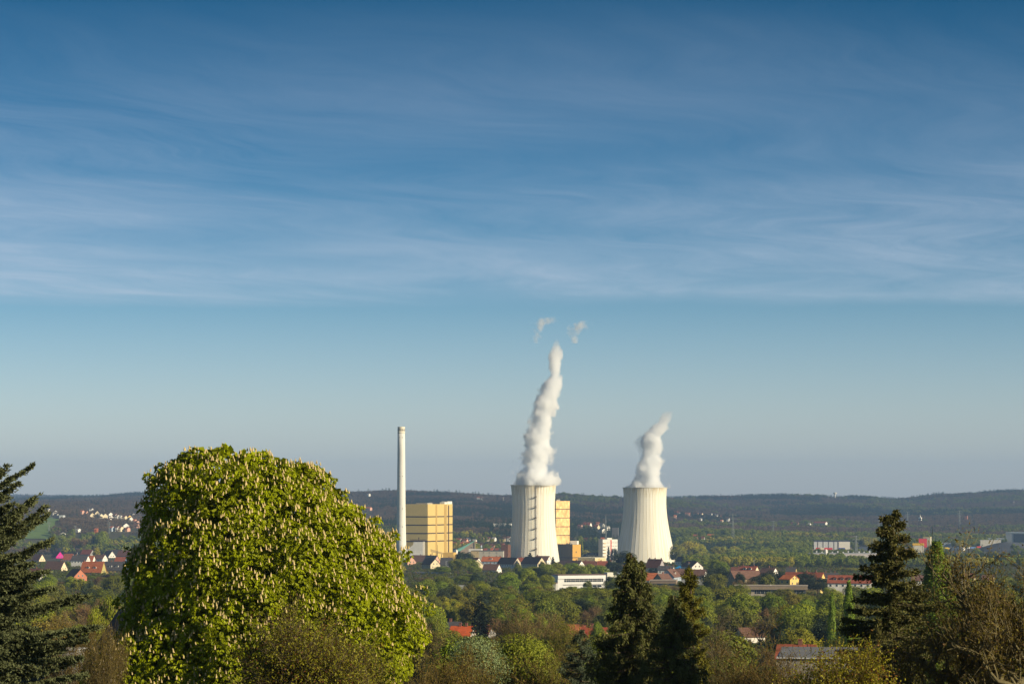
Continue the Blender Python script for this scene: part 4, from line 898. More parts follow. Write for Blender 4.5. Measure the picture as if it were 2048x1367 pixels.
# ------------------------------------------------------------------ towers on the horizon
D = 9000.0; k = D / F; p = on_ground(1670, D); g = empty('water_tower', p); tag(g, 'funnel-shaped water tower on the right ridge skyline', 'water tower')
zt_ = (HZ - 984.5) * k - p.z; m = MB(); m.lathe([(2.4, -3), (2.2, zt_ - 9), (2.6, zt_ - 8.5)], 16); m.build('stem', WHITE, g, True)
m = MB(); m.lathe([(2.6, zt_ - 8.5), (7.2, zt_ - 1.5), (7.2, zt_), (0.1, zt_ + .6)], 24); m.build('tank', WHITE, g); EXCL.append((1655, 1685, 8700, 9040, 0))
D = 6200.0; k = D / F; p = on_ground(1840.5, D); g = empty('church_tower', p, -.5); tag(g, 'pale church tower with a thin spire above the woods at right', 'church tower')
z1 = (HZ - 1034) * k - p.z; m = MB(); m.box(-3.6, 3.6, -3.6, 3.6, -2, z1); m.build('tower', WHITE, g)
m = MB(); m.box(-3.9, 3.9, -3.9, 3.9, z1 - 5, z1 - 3.4); m.box(-.9, .9, -3.75, -3.61, z1 - 8, z1 - 6); m.build('belfry_opening', BAND, g)
m = MB(); m.tube((0, 0, z1), (0, 0, z1 + 8), 1.6, .1, n=8); m.build('spire', WHITE, g)
m = MB(); m.prism([(3.5, -2), (9, -2), (9, 6), (6.2, 10), (3.5, 6)], -28, -4); m.build('nave', colmat('wall', DK), g)
D = 6300.0; k = D / F; p = on_ground(1932.5, D); g = empty('brick_tower', p, -.4); tag(g, 'square brick tower rising above the woods at right', 'tower')
z1 = (HZ - 1030) * k - p.z; m = MB(); m.box(-3.6, 3.6, -3.6, 3.6, -2, z1 - 1); m.build('shaft', mat('tower_brick', (.36, .15, .1), .9, .15, .3), g); m = MB(); m.box(-4, 4, -4, 4, z1 - 1, z1); m.build('crown', BAND, g)
# ------------------------------------------------------------------ pylons and masts
ST = mat('pylon_steel', (0.17, .19, .18), .6, .1, .3)
def pylon(px, top, bot, label, D=None, arms=3, wd=.6, name='pylon', th=.24):
    D = D or solveD(px, bot, 0.5, lo=2400); k = D / F; H = (bot - top) * k; p = on_ground(px, D, -1); z1 = (HZ - top) * k - p.z
    o = empty(name, p, .3); tag(o, label, 'pylon' if name == 'pylon' else 'mast', 'power line pylons' if name == 'pylon' else None)
    m = MB(); b = max(1.2, z1 * .085) * wd; nn = 9
    for sx_ in (-1, 1):
        for sy_ in (-1, 1): m.tube((sx_ * b, sy_ * b, 0), (sx_ * .35, sy_ * .35, z1), th, th * .6, n=4)
    for i in range(nn):
        f0 = i / nn; f1 = (i + 1) / nn; r0 = b * (1 - f0) + .35 * f0; r1 = b * (1 - f1) + .35 * f1
        for (a_, b2) in (((-1, -1), (1, -1)), ((1, -1), (-1, -1)), ((1, -1), (1, 1)), ((-1, 1), (1, 1))):
            m.tube((a_[0] * r0, a_[1] * r0, z1 * f0), (b2[0] * r1, b2[1] * r1, z1 * f1), th * .5, n=4)
    m.build('lattice', ST, o)
    for i in range(arms):
        z_ = z1 * (.95 - .13 * i); w_ = z1 * (.12 + .035 * (i == 1)); m = MB(); m.tube((-w_, 0, z_), (w_, 0, z_), th * .8, n=4); m.tube((-w_, 0, z_), (0, 0, z_ + z1 * .045), th * .5, n=4); m.tube((w_, 0, z_), (0, 0, z_ + z1 * .045), th * .5, n=4); m.build('cross_arm', ST, o)
        ins = MB()
        for s_ in (-1, 1): ins.tube((s_ * w_, 0, z_), (s_ * w_, 0, z_ - 1.8), .22, n=5)
        ins.build('insulator', ST, o)
    EXCL.append((px - 4, px + 4, D - 160, D, 0.05)); return o
pylon(98, 1042, 1066, 'lattice pylon before the green meadow, leftmost', arms=2); pylon(150.5, 1050, 1069, 'lattice pylon below the right end of the meadow', arms=2); pylon(218.5, 1043, 1068, 'lattice pylon below the hillside village')
pylon(1465.5, 1026, 1088, 'tallest lattice pylon, in woods right of the towers'); pylon(1546.5, 1040, 1073, 'lattice pylon in the middle of the right woods')
pylon(1712, 1070, 1108, 'pylon at the end of the flat warehouse', D=3450, wd=.9, th=.3); pylon(1919, 1020, 1054, 'right of two pylons, near the brick tower', arms=3); pylon(1815, 1022, 1056, 'pylon just left of the pale church tower'); pylon(1758, 1030, 1062, 'wide-armed pylon left of the ragged conifer top', arms=1)
pylon(1211.5, 1030, 1082, 'lattice radio mast rising between the two cooling towers', D=3900, arms=0, wd=.35, name='radio_mast')
LS = mat('lamp_steel', (.45, .5, .48), .5)
for i, (px, top, D, lab) in enumerate([(1508, 1119, 2500, 'thin grey street lamp above the red roof with cream gable'), (1610, 1119, 2900, 'street lamp in the trees above the long red roof'), (1681, 1121, 2900, 'street lamp left of the ragged conifer'), (892, 1122, 2560, 'white street lamp before the dark grey roof'), (1382, 1127, 2450, 'street lamp between the white gables'), (1666, 1134, 2500, 'street lamp above the longest red roof')]):
    p = on_ground(px, D); k = D / F; z1 = (HZ - top) * k - p.z; g = empty('street_lamp', p); tag(g, lab, 'street lamp', 'street lamps')
    m = MB(); m.tube((0, 0, 0), (0, 0, z1), .22, .14, n=6); m.build('pole', LS, g); m = MB(); m.box(-.3, 1.4, -.2, .2, z1, z1 + .25); m.build('lamp_head', LS, g)
# wooden pole with a slack cable, near right
D = 500.0; p = on_ground(1615, D); k = D / F; z1 = (HZ - 1288) * k - p.z
g = empty('utility_pole', p); tag(g, 'dark wooden utility pole by the red-tiled roof', 'utility pole'); wd_ = mat('pole_wood', (.07, .045, .03), .9)
m = MB(); m.tube((0, 0, -1), (0, 0, z1), .17, .12, n=8); m.build('pole', wd_, g); m = MB(); m.box(-.9, .9, -.06, .06, z1 - .6, z1 - .45); m.build('cross_arm', wd_, g)
m = MB(); a_ = Vector((p.x, D, p.z + z1 - .45)); b_ = P(1800, 1318, 380); prev = a_
for i in range(1, 25):
    t_ = i / 24; c_ = a_.lerp(b_, t_) - Vector((0, 0, 3.0 * 4 * t_ * (1 - t_) * .35)); m.tube(prev, c_, .035, n=4); prev = c_
tag(m.build('overhead_cable', wd_), 'slack dark cable running right from the utility pole', 'cable')
# ------------------------------------------------------------------ foliage kit
def rnd_frames(rs, n, axis=None, spread=1.0):
    """orthonormal frames; axis (n,3) = preferred leaf direction"""
    d = rs.normal(size=(n, 3))
    if axis is not None: d = axis + d * spread
    d /= np.linalg.norm(d, axis=1, keepdims=True) + 1e-9
    u = np.cross(d, rs.normal(size=(n, 3))); u /= np.linalg.norm(u, axis=1, keepdims=True) + 1e-9
    return d, u
def quads_from(c, d, u, ln, wd):
    """diamond leaves: start c, along d, half-width u"""
    ln = np.broadcast_to(np.asarray(ln, float).reshape(-1, 1), (len(c), 1)); wd = np.broadcast_to(np.asarray(wd, float).reshape(-1, 1), (len(c), 1))
    a = c; b = c + d * ln * .5 + u * wd * .5; e = c + d * ln; f = c + d * ln * .5 - u * wd * .5
    V = np.stack([a, b, e, f], 1).reshape(-1, 3); Q = np.arange(len(V)).reshape(-1, 4); return V, Q
def cat_mesh(name, parts):
    V = []; Fs = {}; off = 0
    for v_, f_ in parts:
        V.append(v_); Fs.setdefault(f_.shape[1], []).append(f_ + off); off += len(v_)
    return np_mesh(name, np.concatenate(V), [np.concatenate(x) for x in Fs.values()])
def tube_pts(pts, rad, n=5):
    pts = np.asarray(pts, float); rad = np.asarray(rad, float); m = len(pts)
    t = np.gradient(pts, axis=0); t /= np.linalg.norm(t, axis=1, keepdims=True) + 1e-9
    ref = np.array([0.31, 0.17, 0.93]) if abs(t[:, 2]).mean() < .8 else np.array([1.0, 0.1, 0.05])
    u = np.cross(t, ref); u /= np.linalg.norm(u, axis=1, keepdims=True) + 1e-9; v_ = np.cross(t, u)
    a = np.arange(n) * 2 * math.pi / n
    V = pts[:, None] + (u[:, None] * np.cos(a)[None, :, None] + v_[:, None] * np.sin(a)[None, :, None]) * rad[:, None, None]
    ix = np.arange(m * n).reshape(m, n); Q = np.stack([ix[:-1], np.roll(ix, -1, 1)[:-1], np.roll(ix, -1, 1)[1:], ix[1:]], -1).reshape(-1, 4)
    return V.reshape(-1, 3), Q
def grow_branches(rs, levels, L0, r0, base, direction, up=.15, spread=.6, kids=3, ratio=.72, segs=4, wiggle=.12, minr=.012):
    """recursive limbs -> (tube parts, list of tips (pos, dir, level))"""
    parts = []; tips = []; segsl = []
    def rec(p, d, L, r, lv):
        pts = [p]; rr_ = [r]; q = p.copy(); dd = d.copy()
        for s_ in range(segs):
            dd = dd + rs.normal(size=3) * wiggle + np.array([0, 0, up * .25]); dd /= np.linalg.norm(dd)
            q = q + dd * L / segs; pts.append(q.copy()); rr_.append(max(minr, r * (1 - .45 * (s_ + 1) / segs)))
        parts.append(tube_pts(pts, rr_, 6 if lv >= levels - 1 else (4 if lv > 1 else 3)))
        segsl.append((pts, lv))
        if lv == 0:
            tips.append((q, dd)); return
        k = kids + (rs.rand() < .4)
        for i in range(k):
            f = .45 + .55 * (i + rs.rand() * .6) / k; j = min(segs, int(f * segs)); pp = pts[j]
            nd_ = dd + rs.normal(size=3) * spread; nd_[2] += up; nd_ /= np.linalg.norm(nd_)
            rec(pp, nd_, L * ratio * rs.uniform(.8, 1.15), rr_[j] * .68, lv - 1)
    rec(np.array(base, float), np.array(direction, float), L0, r0, levels)
    return parts, tips, segsl
BARK = mat('bark', (0.09, 0.065, 0.045), .95, .3, 2.0, stretch=(1, 1, .3), bump=.5)
BARKP = mat('pale_bark', (0.125, 0.105, 0.05), .95, .35, 1.5, stretch=(1, 1, .3), bump=.5)

def trunk_mesh(rs, H, r, limbs=7, top=.8, spread=.45):
    parts = []; z = np.linspace(0, H * top, 7); wob = np.cumsum(rs.normal(size=(7, 2)) * r * .35, 0) * .5
    pts = np.stack([wob[:, 0], wob[:, 1], z], 1); parts.append(tube_pts(pts, r * np.linspace(1.15, .25, 7), 7))
    for i in range(limbs):
        f = .3 + .5 * i / limbs; p = pts[int(f * 6)]; a = rs.rand() * 6.28; L = H * rs.uniform(.25, .4)
        d = np.array([math.cos(a) * spread * 2, math.sin(a) * spread * 2, 1.0]); d /= np.linalg.norm(d)
        q = [p + d * L * t_ + np.array([0, 0, -.04 * H]) * t_ * t_ for t_ in (0, .35, .7, 1)]
        parts.append(tube_pts(q, [r * .45, r * .3, r * .18, r * .05], 5))
    return cat_mesh('trunk', parts)
def leafy_crown(seed, n, leaf, H=12.0, W=10.0, base=.22, lobes=24, top=1.0, flat=.5, wisp=.07, core=True):
    rs = np.random.RandomState(seed); zc = H * (base + 1) / 2; rz = H * (1 - base) / 2
    c = []; 
    for i in range(lobes):
        t_ = rs.rand() * 2 * math.pi; ph = math.acos(1 - 2 * (i + .5) / lobes * .86); f = rs.uniform(.62, .84)
        c.append([math.cos(t_ + i * 2.4) * math.sin(ph) * W / 2 * f, math.sin(t_ + i * 2.4) * math.sin(ph) * W / 2 * f, zc + math.cos(ph) * rz * f])
    c = np.array(c); r = rs.uniform(.14, .24, lobes) * (W + H) / 2
    w_ = r ** 2; k = rs.choice(lobes, n, p=w_ / w_.sum()); nn = rs.normal(size=(n, 3)); nn[:, 2] += .35; nn /= np.linalg.norm(nn, axis=1, keepdims=True)
    rad = r[k, None] * (1 - np.abs(rs.normal(size=(n, 1))) * wisp) * (1 + .12 * rs.rand(n, 1))
    p = c[k] + nn * rad
    # drop leaves buried well inside other lobes
    keep = np.ones(n, bool)
    for j in range(lobes): keep &= (np.linalg.norm(p - c[j], axis=1) > r[j] * .62) | (k == j)
    p = p[keep]; nn = nn[keep]
    nj = nn + rs.normal(size=nn.shape) * .34; d = np.cross(nj, rs.normal(size=nn.shape)); d /= np.linalg.norm(d, axis=1, keepdims=True) + 1e-9
    u = np.cross(nj, d); u /= np.linalg.norm(u, axis=1, keepdims=True) + 1e-9
    V, Q = quads_from(p - d * leaf * .5, d, u, leaf * rs.uniform(.7, 1.3, len(p)), leaf * .68)
    if core:      # large quads added inside the lobes to block light, crown stays opaque
        kk = np.repeat(np.arange(lobes), 14); d2, u2 = rnd_frames(rs, len(kk)); rr3 = r[kk]
        V2, Q2 = quads_from(c[kk] - d2 * rr3[:, None] * .62, d2, u2, rr3 * 1.24, rr3 * 1.1); V = np.concatenate([V, V2]); Q = np.concatenate([Q, Q2 + len(Q) * 4])
    return np_mesh('crown', V, [Q])
def bare_tree_meshes(seed, H=12.0, r=.22, levels=4, twigs=14, tw=(.9, .07), leafn=0, leaf=.2, spread=.62, kids=3, limbs=4, ratio=.72, fork=.2, wiggle=.12, tube_min=.02, up=.35, tup=.1, tsp=.85):
    rs = np.random.RandomState(seed); parts = []; tips = []
    tz = H * fork; parts.append(tube_pts([[0, 0, -.3], [0, 0, tz * .5], [.05, 0, tz]], [r * 1.2, r * 1.05, r], 8))
    L0 = H * (1 - fork) / (1 + ratio + ratio ** 2 + ratio ** 3 * .8) * 1.05
    for i in range(limbs):
        a = 6.283 * (i + rs.rand() * .5) / limbs; s_ = rs.uniform(.35, 1.0) * spread
        d = np.array([math.cos(a) * s_, math.sin(a) * s_, 1.0]); d /= np.linalg.norm(d)
        pr_, tp_, _ = grow_branches(rs, levels - 1, L0 * rs.uniform(.85, 1.1), r * .62, [0, 0, tz * rs.uniform(.8, 1)], d, up=up, spread=spread, kids=kids, ratio=ratio, wiggle=wiggle, minr=tube_min)
        parts += pr_; tips += tp_
    T = np.array([t_[0] for t_ in tips]); Dn = np.array([t_[1] for t_ in tips])
    n = len(T) * twigs; k = np.repeat(np.arange(len(T)), twigs)
    start = T[k] - Dn[k] * rs.rand(n, 1) * .8 + rs.normal(size=(n, 3)) * .12
    d, u = rnd_frames(rs, n, Dn[k] + np.array([0, 0, tup]), tsp)
    V, Q = quads_from(start, d, u, tw[0] * rs.uniform(.5, 1.3, n), tw[1])
    trunk = cat_mesh('trunk', parts); crown = np_mesh('crown', V, [Q]); lv = None
    if leafn:
        m = int(n * leafn); kk = rs.randint(0, n, m); p = start[kk] + d[kk] * tw[0] * rs.rand(m, 1) * 1.1
        d2, u2 = rnd_frames(rs, m); V2, Q2 = quads_from(p, d2, u2, leaf * rs.uniform(.6, 1.3, m), leaf * .6); lv = np_mesh('young_leaves', V2, [Q2])
    return trunk, crown, lv
def spruce_meshes(seed, H=14.0, Rb=3.3, nb=110, per=34, q=(.55, .16), droop=.25, power=.85, base=.06, sag=0.3, top_r=.02):
    rs = np.random.RandomState(seed); parts = [tube_pts([[0, 0, 0], [0, 0, H * .5], [0, 0, H]], [H * .018, H * .01, top_r], 6)]
    P_ = []; A_ = []
    for i in range(nb):
        f = base + (1 - base) * ((i + rs.rand()) / nb) ** 1.0; z = H * f; L = (Rb * (1 - f) ** power + .12) * rs.uniform(.72, 1.12); a = rs.rand() * 6.283
        dirh = np.array([math.cos(a), math.sin(a), 0]); m = max(6, int(per * (L / Rb) * 1.2 + 5))
        t_ = np.sort(rs.rand(m) ** .7); z_off = -droop * L * t_ + sag * L * np.clip(t_ - .6, 0, 1) ** 2 * 2
        side = np.array([-dirh[1], dirh[0], 0]); wdt = rs.normal(size=m) * L * .16 * (1 - t_ * .6)
        pts = dirh * (L * t_)[:, None] + side * wdt[:, None]; pts[:, 2] = z + z_off + rs.normal(size=m) * .06
        P_.append(pts); ax = dirh * .9 + side * np.sign(wdt)[:, None] * .5 + np.array([0, 0, -.35]); A_.append(ax)
        if i % 2 == 0: parts.append(tube_pts([[0, 0, z], dirh * L * .5 + [0, 0, z - droop * L * .5], dirh * L * .95 + [0, 0, z - droop * L * .9]], [.05, .03, .01], 3))
    P_ = np.concatenate(P_); A_ = np.concatenate(A_); d, u = rnd_frames(rs, len(P_), A_, .35)
    u = u * .6 + np.cross(d, [0, 0, 1.0]) * .6; V, Q = quads_from(P_, d, u, q[0] * rs.uniform(.7, 1.3, len(P_)), q[1])
    return cat_mesh('trunk', parts), np_mesh('crown', V, [Q])
def poplar_meshes(seed, H=16.0, W=3.0, n=5000, leaf=.3):
    rs = np.random.RandomState(seed); f = rs.rand(n) ** .9; a = rs.rand(n) * 6.283
    prof = np.interp(f, [0, .12, .45, .8, 1], [.35, .8, 1, .72, .12]) * W / 2
    lump = .55 + .62 * vnoise(a * 8, f * 60, 4, seed % 9)
    rr_ = prof * lump * (1 - np.abs(rs.normal(size=n)) * .2)
    p = np.stack([np.cos(a) * rr_, np.sin(a) * rr_, H * (.06 + .94 * f)], 1); nj = np.stack([np.cos(a), np.sin(a), np.full(n, .25)], 1) + rs.normal(size=(n, 3)) * .4; d = np.cross(nj, rs.normal(size=(n, 3))); d /= np.linalg.norm(d, axis=1, keepdims=True); u = np.cross(nj, d); u /= np.linalg.norm(u, axis=1, keepdims=True)
    V, Q = quads_from(p, d, u, leaf * rs.uniform(.7, 1.4, n), leaf * .6)
    return trunk_mesh(rs, H, .22, limbs=8, top=.95, spread=.12), np_mesh('crown', V, [Q])

LEAF = foliage_mat('leaf_green', (1, 1, 1), 'OBJECT', var=.45, scale=.6, trans=.15)
TWIG = foliage_mat('twig', (1, 1, 1), 'OBJECT', var=.4, scale=.5, trans=0.0, rough=.9)
NEED = foliage_mat('needles', (1, 1, 1), 'OBJECT', var=.45, scale=.8, trans=.08, rough=.8)
def tree(name, loc, meshes, mats_, cols, scale=(1, 1, 1), rz=0.0, label=None, cat='tree', group=None):
    o = empty(name, loc, rz); o.scale = scale; tag(o, label, cat, group)
    for nm, me, mm, cc in zip(('trunk', 'crown', 'young_leaves'), meshes, mats_, cols):
        if me is None: continue
        c = bpy.data.objects.new(nm, me); C.objects.link(c); c.parent = o
        if not me.materials: me.materials.append(mm)
        c.color = (*cc, 1)
    return o
BK = (1, 1, 1)
# prototype libraries (meshes only)
LIB = {}
LIB['round'] = [(trunk_mesh(np.random.RandomState(s), 12, .26), leafy_crown(s, 8000, .40, lobes=24)) for s in (11, 12, 13)]
LIB['broad'] = [(trunk_mesh(np.random.RandomState(s), 11, .28), leafy_crown(s, 8600, .40, H=11, W=13, lobes=28)) for s in (21, 22)]
LIB['thin'] = [(trunk_mesh(np.random.RandomState(s), 12, .2, limbs=10), leafy_crown(s, 5200, .34, H=12, W=9.5, lobes=30, wisp=.18)) for s in (31, 32)]
LIB['bare'] = [bare_tree_meshes(s, levels=4, twigs=26, tw=(1.0, .055), leafn=.35, leaf=.16) for s in (41, 42, 43)]
LIB['bud'] = [bare_tree_meshes(s, levels=4, twigs=20, tw=(1.0, .05), leafn=1.0, leaf=.26) for s in (51, 52)]
LIB['spruce'] = [spruce_meshes(s, nb=190, per=60, q=(.7, .26)) for s in (61, 62)]
LIB['pine'] = [(trunk_mesh(np.random.RandomState(s), 12, .26), leafy_crown(s, 8000, .36, H=12, W=10, lobes=18, wisp=.1)) for s in (71, 72)]
LIB['poplar'] = [poplar_meshes(81)]
KIND = {   # kind: (library, materials, colour choices, height range, label words, category)
    'green': ('round', (BARK, LEAF), [(.185, .225, .008), (.155, .20, .008), (.22, .25, .010)], (11, 16), 'fresh green round tree', 'tree'),
    'wide': ('broad', (BARK, LEAF), [(.145, .165, .010), (.17, .185, .010), (.115, .135, .010)], (11, 15), 'broad mid-green tree', 'tree'),
    'olive': ('thin', (BARK, LEAF), [(.19, .185, .02), (.16, .18, .02), (.20, .175, .02)], (10, 14), 'loose olive-green tree', 'tree'),
    'yellow': ('thin', (BARK, LEAF), [(.34, .32, .02), (.29, .30, .02)], (8, 12), 'yellow-green tree', 'tree'),
    'bare': ('bare', (BARKP, TWIG, LEAF), [(.17, .105, .045), (.19, .12, .05), (.14, .09, .045)], (9, 13), 'leafless brown-twigged tree', 'tree'),
    'bud': ('bud', (BARKP, TWIG, LEAF), [(.15, .10, .035), (.16, .115, .04)], (9, 13), 'budding brown-green tree', 'tree'),
    'dark': ('pine', (BARK, NEED), [(.03, .045, .018), (.04, .058, .022)], (10, 14), 'dark evergreen tree with rounded clumps', 'tree'),
    'fir': ('spruce', (BARK, NEED), [(.02, .033, .016), (.028, .042, .022)], (10, 15), 'dark pointed spruce', 'tree'),
    'copper': ('round', (BARK, LEAF), [(.05, .022, .02)], (9, 12), 'dark copper-leaved tree', 'tree'),
    'poplar': ('poplar', (BARK, LEAF), [(.14, .21, .012)], (14, 17), 'slim columnar green poplar', 'tree'),
}
BUDC = [(.17, .18, .03), (.13, .15, .03), (.2, .15, .04)]
NAMES = {'green': 'leafy_tree', 'wide': 'broad_tree', 'olive': 'young_leaved_tree', 'yellow': 'yellow_green_tree', 'bare': 'bare_tree', 'bud': 'budding_tree', 'dark': 'pine_tree', 'fir': 'spruce_tree', 'copper': 'copper_beech', 'poplar': 'poplar_tree'}
trng = random.Random(99)
PLACED = []     # (kind, px, row_top, D, w_px, h)
def place(kind, px, D, h, wscale=None, ci=None):
    lib, ms, cols, hr, words, cat = KIND[kind]; me = trng.choice(LIB[lib]); H0 = {'round': 12, 'broad': 11, 'thin': 12, 'bare': 12, 'bud': 12, 'spruce': 14, 'pine': 12, 'poplar': 16}[lib]
    s_ = h / H0; wsc = s_ * (wscale or trng.uniform(.85, 1.2)); c_ = cols[ci % len(cols)] if ci is not None else trng.choice(cols); j = trng.uniform(.85, 1.18)
    c_ = tuple(min(1, x * j * trng.uniform(.93, 1.07)) for x in c_)
    cc = (BK, c_, trng.choice(BUDC)) if len(me) == 3 else (BK, c_)
    o = tree(NAMES[kind], on_ground(px, D, -.2), me, ms, cc, (wsc, wsc, s_), trng.uniform(0, 6.28))
    w0 = {'round': 10, 'broad': 13, 'thin': 9.5, 'bare': 9, 'bud': 9, 'spruce': 6.6, 'pine': 10, 'poplar': 3}[lib]
    PLACED.append([o, kind, px, HZ - (gz((px - 1024) / F * D, D) + h) * F / D, D, w0 * wsc * F / D, h]); return o
def by_top(kind, px, top, D, wpx=None, ci=None):
    """tree whose tip reaches a given row; width given in pixels"""
    h = (HZ - top) * D / F - gz((px - 1024) / F * D, D); h = max(h, 3.0)
    lib = KIND[kind][0]; w0 = {'round': 10 / 12, 'broad': 13 / 11, 'thin': 9.5 / 12, 'bare': .75, 'bud': .75, 'spruce': 6.6 / 14, 'pine': 10 / 12, 'poplar': 3 / 16}[lib]
    return place(kind, px, D, h, (wpx * D / F) / (w0 * h) if wpx else None, ci)
